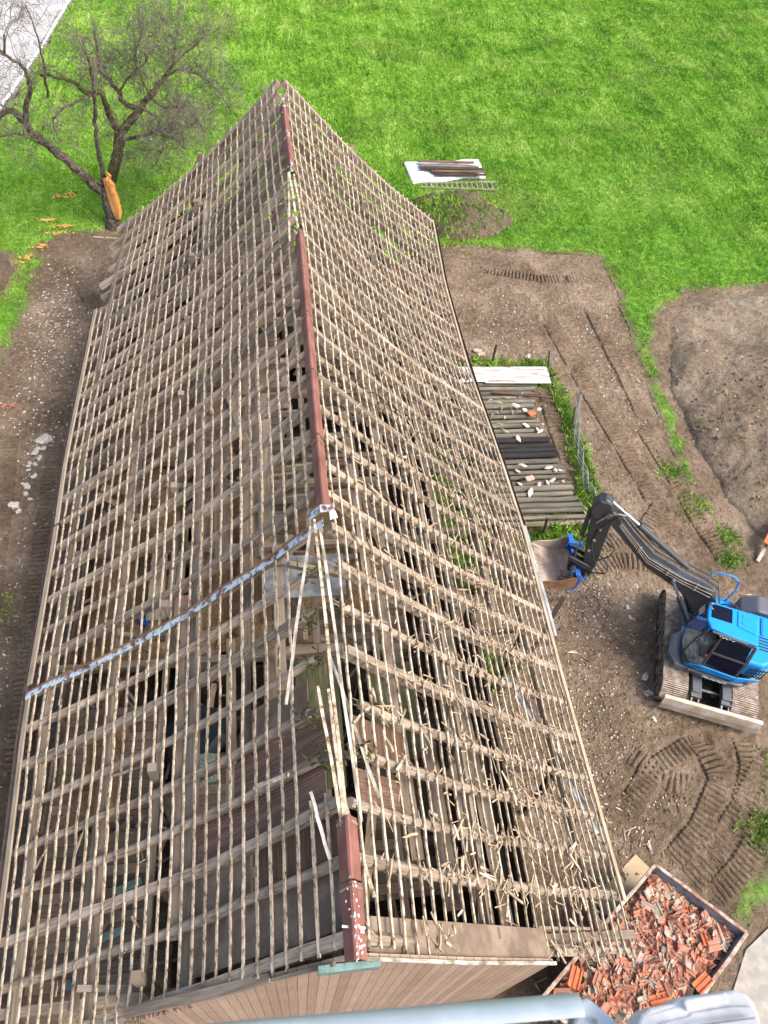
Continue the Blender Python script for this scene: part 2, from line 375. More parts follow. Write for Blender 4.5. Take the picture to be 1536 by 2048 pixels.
# numpy value noise
def vnoise(x, y, seed=0, oct=4, sc=1.0):
    rs = np.random.RandomState(seed); tab = rs.rand(256, 256); out = np.zeros_like(x, dtype=float); amp = 1; tot = 0; x = x*sc; y = y*sc
    for o in range(oct):
        xi = np.floor(x).astype(int); yi = np.floor(y).astype(int); fx = x-xi; fy = y-yi; fx = fx*fx*(3-2*fx); fy = fy*fy*(3-2*fy)
        g = lambda a, b: tab[(a) & 255, (b) & 255]
        out += amp*((g(xi, yi)*(1-fx)+g(xi+1, yi)*fx)*(1-fy)+(g(xi, yi+1)*(1-fx)+g(xi+1, yi+1)*fx)*fy)
        tot += amp; amp *= .5; x = x*2.03+17; y = y*2.03+31
    return out/tot
def inpoly(x, y, poly):
    r = np.zeros(x.shape, bool); n = len(poly)
    for i in range(n):
        x1, y1 = poly[i]; x2, y2 = poly[(i+1) % n]
        if y1 == y2: continue
        c = ((y1 > y) != (y2 > y)) & (x < (x2-x1)*(y-y1)/(y2-y1)+x1); r ^= c
    return r
def distpoly(x, y, poly, closed=True):
    d = np.full(x.shape, 1e9); n = len(poly); u = np.zeros(x.shape); L = 0
    for i in range(n if closed else n-1):
        ax, ay = poly[i]; bx, by = poly[(i+1) % n]; dx, dy = bx-ax, by-ay; l2 = dx*dx+dy*dy
        t = np.clip(((x-ax)*dx+(y-ay)*dy)/l2, 0, 1); dd = np.hypot(x-ax-t*dx, y-ay-t*dy)
        m_ = dd < d; d = np.where(m_, dd, d); u = np.where(m_, L+t*math.sqrt(l2), u); L += math.sqrt(l2)
    return d, u
def grid(name, X, Y, Z, m, keep=None, attrs=None, parent=None, smooth=True):
    ny, nx = X.shape; vs = np.stack([X, Y, Z], -1).reshape(-1, 3)
    idx = np.arange(ny*nx).reshape(ny, nx); q = np.stack([idx[:-1, :-1], idx[:-1, 1:], idx[1:, 1:], idx[1:, :-1]], -1).reshape(-1, 4)
    if keep is not None: q = q[keep[:-1, :-1].reshape(-1)]
    used = np.unique(q); rm = -np.ones(len(vs), int); rm[used] = np.arange(len(used)); vs = vs[used]; q = rm[q]
    me = bpy.data.meshes.new(name); me.vertices.add(len(vs)); me.vertices.foreach_set('co', vs.astype(np.float32).ravel())
    me.loops.add(q.size); me.loops.foreach_set('vertex_index', q.ravel().astype(np.int32)); me.polygons.add(len(q))
    me.polygons.foreach_set('loop_start', (np.arange(len(q))*4).astype(np.int32)); me.polygons.foreach_set('loop_total', np.full(len(q), 4, np.int32))
    me.update(calc_edges=True); me.validate(); me.polygons.foreach_set('use_smooth', [smooth]*len(me.polygons))
    for k, a in (attrs or {}).items():
        at_ = me.attributes.new(k, 'FLOAT', 'POINT'); at_.data.foreach_set('value', a.reshape(-1)[used].astype(np.float32))
    me.materials.append(m); o = bpy.data.objects.new(name, me); C.objects.link(o)
    if parent: o.parent = parent
    return o
def gxy(x0, x1, y0, y1, st):
    return np.meshgrid(np.arange(x0, x1+st/2, st), np.arange(y0, y1+st/2, st))

# ------------------------------------------------------------------ ground
FIELD = [(-12.2, 90), (-12.61, 60.7), (-13.26, 51.6), (-14.07, 43.07), (-16, 25), (-19, 18), (-12, 18), (-10.29, 23.09), (-9.94, 27.41), (-9.87, 31.02), (-9.73, 31.9), (-7.21, 32.7),
         (-5.8, 30.2), (6.5, 30.2), (8.05, 31.77), (10.97, 31.49), (15.91, 30.96), (15.73, 27.56), (15.4, 24.36), (15.11, 21.22), (14.86, 18.16), (14.85, 16.4), (15.3, 16.3),
         (15.75, 19.47), (16.15, 23.37), (17.1, 26.09), (19.3, 28.1), (23.66, 28.6), (60, 29), (60, 90)]
LOGG = [(7.5, 22.6), (11.1, 22.6), (11.45, 21), (11.35, 19.5), (11.5, 17.6), (11.3, 16.0), (10.9, 15.2), (10.5, 13.9), (8.6, 13.9), (8.6, 14.6), (10.4, 14.7), (10.6, 16.5), (10.75, 18), (10.85, 20), (10.9, 21.6), (7, 21.9)]
LOGT = [(6.9, 22.3), (11.2, 22.5), (11.1, 23.15), (8.2, 23.3), (6.8, 23.0)]
BRG = [(12.4, 4.4), (12.13, 3.74), (11.27, 3.48), (10.6, 2.99), (10.54, 2.48), (10.8, 1.91), (11.65, 2.37), (13.5, 3.6), (14, 5.2)]
WALLG = [(4.75, 1.35), (5.4, 1.3), (5.0, .5), (4.4, .9)]
UNDERG = [(5.1, 18.2), (6.9, 18.0), (6.8, 14.6), (6.7, 12.3), (5.6, 12.2), (5.0, 14.5)]
HOLE = [(-13.2, 31.2), (-11.4, 30.6), (-10.9, 29.4), (-11.1, 27.9), (-12.4, 27), (-15, 28), (-15, 31)]
def wob(x, y, a=.16, sc=1.4): return x+(vnoise(x, y, 3, 3, sc)-.5)*2*a, y+(vnoise(x, y, 4, 3, sc)-.5)*2*a
TRK = [  # caterpillar prints: (points, half width)
    ([G(*q)[:2] for q in ((1345, 1080), (1300, 990), (1240, 890), (1185, 800), (1130, 700), (1095, 640))], .33),
    ([G(*q)[:2] for q in ((1450, 1120), (1395, 1040), (1330, 930), (1275, 840))], .3),
    ([G(*q)[:2] for q in ((1110, 1130), (1200, 1090), (1290, 1060), (1330, 1000))], .3),
    ([G(*q)[:2] for q in ((30, 1560), (55, 1380), (78, 1180), (98, 1000), (118, 880))], .33),
    ([G(*q)[:2] for q in ((-60, 1500), (-20, 1200), (8, 980), (20, 860))], .33),
    ([G(*q)[:2] for q in ((1395, 1480), (1440, 1560), (1400, 1660), (1340, 1730))], .3),
    ([G(*q)[:2] for q in ((1536, 1500), (1500, 1590), (1440, 1690), (1375, 1770))], .33),
    ([G(*q)[:2] for q in ((1480, 1470), (1500, 1540), (1470, 1640), (1420, 1720))], .28),
    ([G(*q)[:2] for q in ((1400, 1480), (1300, 1540), (1250, 1620))], .25),
    ([G(*q)[:2] for q in ((1200, 560), (1080, 560), (960, 540))], .25),
    ([G(*q)[:2] for q in ((160, 560), (200, 640))], .3),
]
X, Y = gxy(-20, 26, -8, 34, .06)
xw, yw = wob(X, Y)
def gh(x, y): return (vnoise(x, y, 1, 4, .5)-.5)*.10+(vnoise(x, y, 2, 4, 3)-.5)*.07
Z = (vnoise(X, Y, 1, 4, .5)-.5)*.10+(vnoise(X, Y, 2, 4, 3)-.5)*.07+np.clip(vnoise(X, Y, 6, 3, 5)-.55, 0, 1)*.16
tw = np.zeros(X.shape); tu = np.zeros(X.shape)
for pts, hw in TRK:
    d, u = distpoly(xw*.3+X*.7, yw*.3+Y*.7, pts, False); w_ = np.clip((hw-d)/.08, 0, 1); tw = np.maximum(tw, w_); tu = np.where(w_ > 0, u, tu)
    Z += np.exp(-((d-hw-.12)/.08)**2)*.04; Z -= np.clip((hw-d)/.1, 0, 1)*(np.clip(vnoise(X, Y, 6, 3, 5)-.55, 0, 1)*.16+.01)
grav = np.zeros(X.shape)
for (px, py, r, s) in ((1120, 1250, 2.5, .14), (1010, 720, 1.6, .25), (1230, 800, 1.2, .2), (1220, 760, .9, .25), (1180, 1210, 1.8, .22), (1150, 1500, 1.5, .18), (130, 650, 2.2, .3), (60, 870, 1.6, .28), (60, 1050, 1.0, .2), (20, 1300, 2.0, .22), (1230, 940, .8, .2)):
    p = G(px, py); grav = np.maximum(grav, s*np.exp(-((X-p.x)**2+(Y-p.y)**2)/(r*r)))
damp = np.clip(1.1-np.abs(X+6.6)/1.2, 0, 1)*(Y < 24)+np.clip((X < -6)*(Y < 14)*.6, 0, 1)+np.exp(-((X+8.2)**2+(Y-29.5)**2)/5)*.8
damp = np.clip(damp*(vnoise(X, Y, 8, 4, .8)*1.2), 0, 1)
def trackprint(pts, hw, seed):
    P = [np.array(p[:2]) for p in pts]; P = [np.array((float(q[0]), float(q[1]))) for q in P]; xs, ys, ts = [], [], []; L = 0
    seg = [np.hypot(*(b-a)) for a, b in zip(P[:-1], P[1:])]; tot = sum(seg); cum = np.concatenate([[0], np.cumsum(seg)])
    u = np.arange(0, tot, .028); px = np.interp(u, cum, [q[0] for q in P]); py = np.interp(u, cum, [q[1] for q in P])
    k = np.ones(25)/25
    px = np.convolve(np.pad(px, 12, 'edge'), k, 'valid'); py = np.convolve(np.pad(py, 12, 'edge'), k, 'valid')
    dx = np.gradient(px); dy = np.gradient(py); n_ = np.hypot(dx, dy)+1e-6; nx, ny = -dy/n_, dx/n_
    lat = np.linspace(-1, 1, 15); X = px[:, None]+nx[:, None]*lat*hw; Y = py[:, None]+ny[:, None]*lat*hw
    U = u[:, None]+0*lat+(vnoise(X, Y, seed, 3, 1.5)-.5)*.10; ph = (U/.165) % 1.0
    rib = np.clip((.5-np.abs(ph-.5))*7-.35, 0, 1); m_ = np.clip((vnoise(X, Y, seed+5, 3, 1.1)-.26)*5, 0, 1)*np.clip((1-np.abs(lat))*6, 0, 1)
    end = np.clip(np.minimum(u, tot-u)/.5, 0, 1)[:, None]
    Z = gh(X, Y)+.012-.05*(1-np.clip((1-np.abs(lat))*8, 0, 1))-(1-end)*.1+(rib-.45)*m_*.11+.03*m_-.035*(1-m_)+np.exp(-((np.abs(lat)-.87)/.07)**2)*.02
    z0 = X*0
    return tag(grid('track_print', X, Y, Z, M['dirt'], None, {'gravel': z0, 'damp': z0+(.55 if px.mean() < 0 else .12)}), kind='structure')
inbarn = (X > -5.3) & (X < 4.4) & (Y > 1.5) & (Y < 28.3)
ground = tag(grid('dirt_ground', X, Y, Z, M['dirt'], None, {'gravel': grav, 'damp': damp}), kind='structure')
TRK += [([G(*q)[:2] for q in ((1200, 1060), (1150, 960), (1110, 860), (1090, 780))], .3), ([G(*q)[:2] for q in ((1380, 1180), (1310, 1130), (1240, 1120), (1120, 1160))], .3), ([G(*q)[:2] for q in ((1250, 1500), (1330, 1560), (1440, 1590))], .3), ([G(*q)[:2] for q in ((1180, 620), (1240, 740), (1290, 840))], .3), ([G(*q)[:2] for q in ((1536, 1640), (1480, 1740), (1420, 1800))], .3)]
for q_, (pts, hw) in enumerate(TRK): trackprint(pts, hw+.04, 100+q_*7)
# loose stones
def stones(name, spots, seed, lab, zf=None, mt='stone', k=1.0):
    rs = np.random.RandomState(seed); ico = np.array([(1, 0, 0), (-1, 0, 0), (0, 1, 0), (0, -1, 0), (0, 0, .7), (0, 0, -.7)]); F = np.array([(0, 2, 4), (2, 1, 4), (1, 3, 4), (3, 0, 4), (2, 0, 5), (1, 2, 5), (3, 1, 5), (0, 3, 5)])
    xs, ys = [], []
    for (cx, cy, sx, sy, n) in spots: xs.append(rs.normal(cx, sx, n)); ys.append(rs.normal(cy, sy, n))
    x = np.concatenate(xs); y = np.concatenate(ys); n = len(x); r_ = (rs.rand(n)**3*.035+.010)*k*np.where(y > 18, 1.3, 1)
    V = ico[None]*(r_[:, None, None])*rs.uniform(.6, 1.5, (n, 6, 3)); a = rs.rand(n)*6.28; c_, s_ = np.cos(a)[:, None], np.sin(a)[:, None]
    V = np.stack([V[..., 0]*c_-V[..., 1]*s_+x[:, None], V[..., 0]*s_+V[..., 1]*c_+y[:, None], V[..., 2]+(gh(x, y)+.008 if zf is None else zf(x, y))[:, None]], -1)
    q = (F[None]+(np.arange(n)*6)[:, None, None]).reshape(-1, 3)
    me = bpy.data.meshes.new(name); me.vertices.add(n*6); me.vertices.foreach_set('co', V.astype(np.float32).ravel()); me.loops.add(q.size); me.loops.foreach_set('vertex_index', q.ravel().astype(np.int32)); me.polygons.add(len(q))
    me.polygons.foreach_set('loop_start', (np.arange(len(q))*3).astype(np.int32)); me.polygons.foreach_set('loop_total', np.full(len(q), 3, np.int32)); me.update(calc_edges=True); me.materials.append(M[mt])
    o = bpy.data.objects.new(name, me); C.objects.link(o); return tag(o, lab, 'stones', kind='stuff')
sp_ = []
for (px, py, sx, sy, n) in ((1015, 700, 1.2, 2.2, 500), (1230, 720, .5, 2.5, 700), (1200, 830, .6, 2.5, 500), (1190, 1190, 1.1, .9, 900), (1170, 1320, 1.0, 1.4, 500), (1160, 1500, 1.0, 1.0, 600), (1250, 1560, .8, .8, 250), (1130, 1120, .4, .5, 300), (1000, 600, 2, 1.5, 250),
                        (130, 620, .8, 1.5, 700), (110, 700, .6, 1.5, 600), (60, 880, 1.0, 2.0, 700), (60, 1080, .6, 2, 400), (30, 1250, .6, 1.6, 500), (20, 1400, .7, 1.6, 300), (160, 540, 1, 1, 120), (1290, 620, 1.5, 2, 120), (1370, 1600, 1, 1, 80), (1240, 1680, .6, .8, 150)):
    p = G(px, py); sp_.append((p.x, p.y, sx, sy, n))
stones('gravel', sp_, 5, 'small pale stones scattered over the bare dirt')
rs = np.random.RandomState(8)
stones('soil_crumbs', [(p_[0], p_[1], p_[2]*2, p_[3]*2, 900) for p_ in sp_], 6, 'brown crumbs and clods of soil on the yard', mt='mound', k=1.2)
Xc, Yc = gxy(-400, 400, -400, 600, 25)
hole = (Xc >= -25) & (Xc <= 0) & (Yc >= -25) & (Yc < 25)
tag(grid('ground', Xc, Yc, Xc*0-.45, M['dirt'], None, {'gravel': Xc*0, 'damp': Xc*0}), kind='structure')

def grassmask(X, Y):
    xw, yw = wob(X, Y)
    g = inpoly(xw, yw, FIELD) & ~inpoly(xw, yw, HOLE) & ~(np.hypot((xw-9.3)/2.3, (yw-34.1)/1.5) < 1)
    for p in (LOGG, LOGT, BRG, WALLG, UNDERG): g |= inpoly(xw, yw, p)
    return g
HEAPC = (9.3, 34.2)
def heapz(X, Y):
    d = np.hypot((X-9.2)/2.7, (Y-34.2)/1.9); w_ = np.clip(1-d**2, -1, 1); return w_*1.0
X, Y = gxy(-20, 44, -2, 72, .12)
g = grassmask(X, Y)
Z = .07+(vnoise(X, Y, 11, 3, .25)-.5)*.12+(vnoise(X, Y, 12, 3, 1.2)-.5)*.08
ed = np.full(X.shape, 9.); xw, yw = wob(X, Y)
for P_ in (FIELD, LOGG, LOGT, BRG, WALLG, UNDERG, HOLE): ed = np.minimum(ed, distpoly(xw, yw, P_)[0])
ed = np.where(X < -12, 9, ed); ed = np.clip(1.25-ed/.45+(vnoise(X, Y, 14, 3, 1.5)-.5)*1.5, 0, 1)
Z = Z-.07*ed
tag(grid('grass_field', X, Y, Z, M['turf'], g, {'edge': ed}), kind='structure')
Xf, Yf = gxy(-300, 400, 70, 600, 10)
tag(grid('far_meadow', Xf, Yf, Xf*0-.02, M['turf'], None, {'edge': Xf*0}), kind='structure')

# road top left with its white edge line, pale track bottom right, gravel strip by the gable
def sheet(name, poly, z, m, th=.05):
    mb = MB(); mb.prism([(p[0], p[1]) for p in poly], 2, z-th, z); return mb.build(name, m)
tag(sheet('road', [(-12.3, 90), (-12.72, 60.7), (-13.4, 51.6), (-14.25, 43.07), (-16.2, 25), (-18.4, 10), (-40, 10), (-40, 90)], .16, M['road'], .3), kind='structure')
tag(sheet('road_edge_line', [(-12.3, 90), (-12.72, 60.7), (-13.4, 51.6), (-14.25, 43.07), (-16.2, 25), (-16.32, 25), (-14.4, 43.07), (-13.56, 51.6), (-12.9, 60.7), (-12.5, 90)], .168, M['whitepaint'], .006), kind='structure')
tag(sheet('path', [(9.2, -6), (9.5, .3), (10.78, 1.78), (11.7, 2.25), (14, 3.7), (20, 7), (24, 7), (24, -6)], .05, M['path'], .2), kind='structure')
tag(sheet('gravel_strip', [(-5, 1.35), (4.3, 1.35), (4.6, .6), (3.5, -1.5), (-5, -1.5)], .055, M['chips'], .2), kind='structure')

# mounds
X, Y = gxy(14.8, 34, 11.2, 30, .09)
MPOLY = [(16.0, 16.1), (16.1, 19.4), (16.45, 23.2), (17.6, 25.9), (19.5, 27.8), (23.6, 28.3), (33, 28.5), (33, 12), (17.2, 13.2), (16.3, 14.2)]
d, _ = distpoly(X, Y, MPOLY); ins = inpoly(X, Y, MPOLY); d = np.where(ins, d, -d)
d2 = d+(vnoise(X, Y, 21, 3, .6)-.5)*.9
Z = 2.0*np.clip(1-np.exp(-np.clip(d2, 0, 9)/2.6), 0, 1)
hol = np.exp(-(((X-20.4)/2.3)**2+((Y-24.4)/2.4)**2)); Z -= hol*1.0
Z += ((vnoise(X, Y, 22, 5, .9)-.5)*.45+(vnoise(X, Y, 23, 4, 5)-.5)*.12)*np.clip(d2/1.0, 0, 1)*(1-.6*hol)
cl = vnoise(X, Y, 24, 2, 2.6); Z += np.clip(cl-.6, 0, 1)*.35*np.clip(d2, 0, 1)
Z = np.where(d2 > 0, Z+.02, -.15)
o = grid('soil_mound', X, Y, Z, M['mound'], d > -.6); tag(o, 'large bare mound of dug brown soil with a hollow, right of the grass strip', 'soil mound')
MX, MY, MZ = X.copy(), Y.copy(), Z.copy()
def mz(x, y):
    j = np.clip(((x-14.8)/.09).round().astype(int), 0, MX.shape[1]-1); i = np.clip(((y-11.2)/.09).round().astype(int), 0, MX.shape[0]-1); return MZ[i, j]
stones('soil_clods', [(18, 20, 2.2, 3.5, 900), (21, 18, 2.5, 3, 800), (18, 15.5, 1.5, 1.5, 500), (20, 26.5, 2, 1, 100)], 12, 'lumps of dry soil lying on the mound', zf=mz, mt='mound', k=1.5)
stones('mound_stones', [(19, 20, 2.5, 4.0, 160)], 13, 'few pale pebbles on the soil mound', zf=mz, k=1.3)
X, Y = gxy(5.9, 12.6, 31.8, 36.8, .07)
d = np.hypot((X-9.2)/2.9, (Y-34.2)/2.0); w_ = np.clip(1-d**2+(vnoise(X, Y, 31, 3, .8)-.5)*.5, 0, 1)
Z = .05+w_*1.05+((vnoise(X, Y, 32, 5, 1.8)-.5)*.35+(vnoise(X, Y, 33, 3, 6)-.5)*.13)*np.clip(w_*3, 0, 1)
o = grid('dirt_heap', X, Y, np.where(w_ > 0, Z, -.1), M['heap'], None); tag(o, 'low heap of earth with grass tufts on it, between ladder and dug yard', 'dirt heap')
X, Y = gxy(-15.5, -10.6, 26.6, 31.8, .08)
w_ = np.where(inpoly(*wob(X, Y), HOLE), 1., 0.); dd, _ = distpoly(X, Y, HOLE); w_ = w_*np.clip(dd/.5, 0, 1)
o = grid('spoil_pile', X, Y, np.where(w_ > 0, .08+w_*(.35+(vnoise(X, Y, 41, 4, 2.5)-.5)*.6), -.1), M['dirt'], None, {'gravel': X*0+.1, 'damp': X*0+1.}); tag(o, 'dark pile of stony earth in the grass at the left edge', 'dirt heap')

# grass blades
def blades(name, px, py, pz, h, w, nb, seed, dry=None, kindlabel=None):
    rs = np.random.RandomState(seed); n = len(px); N = n*nb
    cx = np.repeat(px, nb)+rs.normal(0, 1, N)*np.repeat(w, nb)*1.6; cy = np.repeat(py, nb)+rs.normal(0, 1, N)*np.repeat(w, nb)*1.6; cz = np.repeat(pz, nb)
    a = rs.rand(N)*6.283; la = np.repeat(rs.rand(n)*6.283, nb)+rs.normal(0, .9, N); hh = np.repeat(h, nb)*rs.uniform(.5, 1.25, N); ww = np.repeat(w, nb)*rs.uniform(.2, .45, N)
    dx, dy = np.cos(a)*ww, np.sin(a)*ww; lean = hh*rs.uniform(.3, 1.0, N); lx, ly = np.cos(la)*lean, np.sin(la)*lean
    V = np.empty((N, 4, 3), np.float32)
    V[:, 0] = np.stack([cx-dx, cy-dy, cz-.02], -1); V[:, 1] = np.stack([cx+dx, cy+dy, cz-.02], -1)
    V[:, 2] = np.stack([cx+lx*.45+dx*.7, cy+ly*.45+dy*.7, cz+hh*.65], -1); V[:, 3] = np.stack([cx+lx, cy+ly, cz+hh], -1)
    q = np.empty((N, 6), np.int32); b0 = (np.arange(N)*4)[:, None]; q[:] = b0+np.array([0, 1, 2, 0, 2, 3])
    me = bpy.data.meshes.new(name); me.vertices.add(N*4); me.vertices.foreach_set('co', V.ravel()); me.loops.add(N*6); me.loops.foreach_set('vertex_index', q.ravel())
    me.polygons.add(N*2); me.polygons.foreach_set('loop_start', (np.arange(N*2)*3).astype(np.int32)); me.polygons.foreach_set('loop_total', np.full(N*2, 3, np.int32)); me.update(calc_edges=True)
    r = np.repeat(np.repeat(rs.rand(n), nb)*.7+rs.rand(N)*.3, 4).astype(np.float32); at_ = me.attributes.new('rnd', 'FLOAT', 'POINT'); at_.data.foreach_set('value', r)
    if dry is not None: at_ = me.attributes.new('dry', 'FLOAT', 'POINT'); at_.data.foreach_set('value', np.repeat(dry, nb*4).astype(np.float32))
    me.materials.append(M['grass']); o = bpy.data.objects.new(name, me); C.objects.link(o)
    return tag(o, kindlabel, 'grass', kind='stuff')
rs = np.random.RandomState(77)
n = 560000; x = rs.uniform(-16, 45, n); y = rs.uniform(15, 72, n); x = np.concatenate([x, rs.uniform(4, 15, 5000)]); y = np.concatenate([y, rs.uniform(-1, 6, 5000)]); n = len(x)
# keep what lies inside the view wedge (with a wide margin)
keep = (x > -13.5-(y-20)*.12) & (x < 15+(y-12)*.53+3) & (rs.rand(n) < np.clip(1.1-(y-35)*.009, .5, 1)); x, y = x[keep], y[keep]
dens = vnoise(x, y, 51, 3, .9); ed = np.full(x.shape, 9.); xw, yw = wob(x, y)
for P_ in (FIELD, BRG, WALLG, HOLE): ed = np.minimum(ed, distpoly(xw, yw, P_)[0])
thin = np.clip(ed/.55+(vnoise(x, y, 15, 3, 1.2)-.5)*1.8, .10, 1)
keep = grassmask(x, y) & (rs.rand(len(x)) < (.35+dens*1.1)*thin); x, y = x[keep], y[keep]; ed = ed[keep]
sz = np.clip((y-5)/35, .6, 1.5)*(.7+vnoise(x, y, 52, 2, .7)*.7)
dry = np.clip(vnoise(x, y, 53, 4, .45)*1.0-.56, 0, .5)+np.clip(1-np.hypot((x-11.5)/3.5, (y-36)/4), 0, 1)*.45+np.clip(1-ed/1.0, 0, 1)*.3*rs.rand(len(x))
blades('grass', x, y, .07+(vnoise(x, y, 11, 3, .25)-.5)*.12+(vnoise(x, y, 12, 3, 1.2)-.5)*.08, .10*sz, .045*sz, 6, 3, dry, 'bright green spring meadow grass in uneven clumps')
# sparse weeds
n = 9000; px_, py_ = [], []
for (cx, cy, r, k) in ((14.8, 15.4, .6, 120), (15.4, 14.0, .5, 70), (15.2, 13.0, .5, 80), (12.6, 4.4, .8, 200), (9.2, 34.6, 1.8, 260), (7.8, 34.2, .8, 160), (8.4, 33.0, 1.6, 260), (10.6, 33.0, 1.2, 120), (-12.5, 29.4, 1.2, 260), (5.9, 9.6, .8, 250), (20, 19, .35, 60),
                       (9.4, 14.1, 1.0, 700), (14.4, 17, .5, 120), (-8.8, 12.5, .7, 60), (13.4, 6.0, .7, 60)):
    px_ += list(rs.normal(cx, r*.55, k)); py_ += list(rs.normal(cy, r*.5, k))
x, y = np.array(px_), np.array(py_)
z = np.where((np.hypot((x-9.2)/2.9, (y-34.2)/2.0) < 1), .03+np.clip(1-np.hypot((x-9.2)/2.9, (y-34.2)/2.0)**2, 0, 1)*1.0, 0.0); z = np.where((x > 19) & (y > 18), 1.7, z)
blades('weeds', x, y, z, np.full(len(x), .16), np.full(len(x), .045), 5, 9, rs.rand(len(x))*.35, 'thin tufts of grass and weeds on bare earth')
# longer grass round the log deck
n = 5200; x = rs.uniform(4.9, 12, n); y = rs.uniform(12, 24, n); xw, yw = wob(x, y)
k = (inpoly(xw, yw, LOGG) & ~((y > 21.2) & (x < 11.0))) | (inpoly(xw, yw, LOGT) & (y > 22.68)) | inpoly(xw, yw, UNDERG); x, y = x[k], y[k]
blades('long_grass', x, y, np.full(len(x), .08), np.full(len(x), .3)*rs.uniform(.5, 1.2, len(x)), np.full(len(x), .035), 9, 19, rs.rand(len(x))**2*.9, 'long green and straw coloured grass along the log deck')
# ------------------------------------------------------------------ barn
RZ, EZ = 8.7, 3.3
RIDGE = [(0, .75), (1.4, .78), (8, .84), (14, .80), (19, .78), (24, .62), (28.6, .52)]
LEAVE = [(0, -5.35), (3, -5.5), (5.7, -5.65), (8, -5.8), (13, -5.88), (16, -6.0), (22.9, -6.0), (29, -5.85)]
REAVE = [(0, 6.76), (8, 6.76), (12, 6.84), (15, 6.74), (19.3, 6.5), (24, 6.47), (29, 6.72)]
YS = [1.72, 2.72, 3.5, 4.33, 5.16, 6.08, 6.98, 7.86, 8.7]
while YS[-1] < 27.4: YS.append(YS[-1]+.86+R.uniform(-.05, .05))
YS.append(28.35)
rj = {(sd_, i): R.uniform(-.022, .022) for sd_ in (0, 1) for i in range(len(YS))}
def sag(sd_, s, Y):
    a = -.43*math.sin(math.pi*s**.9)*(.8+.35*math.sin(Y*.31+sd_*1.3))
    return a+.05*math.sin(Y*.9+s*5+sd_)*math.sin(math.pi*s)
def roofp(sd_, s, Y, off=0.0):              # sd_ 0 = left slope, 1 = right slope; s 0 ridge .. 1 eave
    xr = interp(Y, RIDGE); xe = interp(Y, REAVE if sd_ else LEAVE); rz = RZ+.06*math.sin(Y*.45)-.0
    yy = Y-(0 if sd_ else s*(.35+.022*Y))
    z = lerp(rz, EZ, s)+sag(sd_, s, Y)
    dx = xe-xr; L = math.hypot(dx, rz-EZ); nx, nz = (rz-EZ)/L*(1 if sd_ else -1), abs(dx)/L
    return Vector((lerp(xr, xe, s)+nx*off, yy, z+nz*off))
barn = thing('barn', 'long old timber barn stripped of its roof tiles, bare rafters and battens showing', 'barn', (0, 0, 0))
# rafters
for sd_ in (0, 1):
    for i, Y in enumerate(YS):
        broken = 3.6 < Y < 8.2
        s0 = .02 if not broken else (.05+R.uniform(0, .06) if sd_ == 0 else .03+R.uniform(0, .05))
        s1 = 1.0 if sd_ else (1.0 if i % 3 or i < 20 else 1.03)
        n = 9; pts = []
        for k in range(n+1):
            s = lerp(s0, s1, k/n); p = roofp(sd_, s, Y, -.085+rj[(sd_, i)]); p += Vector((0, R.uniform(-.02, .02), R.uniform(-.012, .012))); pts.append(p)
        mb = MB(); w_ = R.uniform(.165, .205)
        nrm = (roofp(sd_, .5, Y, 1)-roofp(sd_, .5, Y, 0))
        if R.random() < .6 and Y < 15: mb.path(pts, w_, w_*.95, nrm, .09, R, 8)
        else: mb.path(pts, w_*.9, w_*1.1, nrm, .05, R, 4)
        mossy = broken and sd_ == 0 and R.random() < .4
        mb.build('rafter', M['beam'] if Y > 14 and R.random() < .3 else M['rafter'], barn, smooth=w_ > .2)
        if broken:                            # splintered tips at the ridge
            tip = MB(); e = pts[0]; dd = (pts[0]-pts[1]).normalized()
            for q in range(5):
                o_ = Vector((R.uniform(-.05, .05), R.uniform(-.06, .06), R.uniform(-.05, .05))); tip.path([e+o_-dd*.1, e+o_+dd*R.uniform(.08, .35)+Vector((0, 0, R.uniform(-.05, .08)))], .035, .02, taper=.25)
            tip.build('splintered_rafter_end', M['board'], barn)
            if sd_ == 0 or R.random() < .4:
                mc = MB()
                for q in range(26):
                    c_ = e+Vector((R.gauss(0, .10), R.gauss(0, .09), R.gauss(-.02, .04))); d3 = Vector((R.gauss(0, 1), R.gauss(0, 1), R.gauss(0, .5))).normalized()*R.uniform(.04, .12); mc.path([c_-d3, c_+d3], .035, .03, taper=.4)
                tag(mc.build('moss_and_splinters', M['mossclump'], barn), kind='stuff')
# battens
NBL, NBR = 28, 30
def batten(sd_, s, y0, y1, w=.043, h=.034, ss=None, m=None, lift=0.0, seg=4):
    pts = []; yl = [y for y in YS if y0+.15 < y < y1-.15]; yl = [y0]+yl+[y1]; ph = R.uniform(0, 9)
    for a, b in zip(yl[:-1], yl[1:]):
        for k in range(2):
            Y = lerp(a, b, k/2); s_ = s if ss is None else lerp(s, ss, (Y-y0)/(y1-y0))
            i = min(range(len(YS)), key=lambda q: abs(YS[q]-Y))
            off = .018+rj[(sd_, i)]*(1 if k == 0 else .7)+lift-(.012 if k else 0)
            pts.append(roofp(sd_, s_+R.uniform(-.0008, .0008)+.0013*math.sin(Y*(.5+.09*ph)+ph), Y, off))
    pts.append(roofp(sd_, s if ss is None else ss, y1, .018+lift))
    mb = MB(); nrm = roofp(sd_, .5, 10, 1)-roofp(sd_, .5, 10, 0)
    mb.path(pts, w*R.uniform(.85, 1.15), h, nrm, .11, R, seg)
    return mb.build('batten', m or M['batten'], barn)
def batten2(sd_, s, y0, y1):
    w = R.uniform(.033, .044)
    if R.random() < .42:
        Y = R.choice(YS[6:26]); batten(sd_, s, y0, Y+R.uniform(.05, .35), w); batten(sd_, s+R.uniform(-.006, .006), Y-R.uniform(-.25, .2), y1, R.uniform(.033, .044))
    else: batten(sd_, s, y0, y1, w)
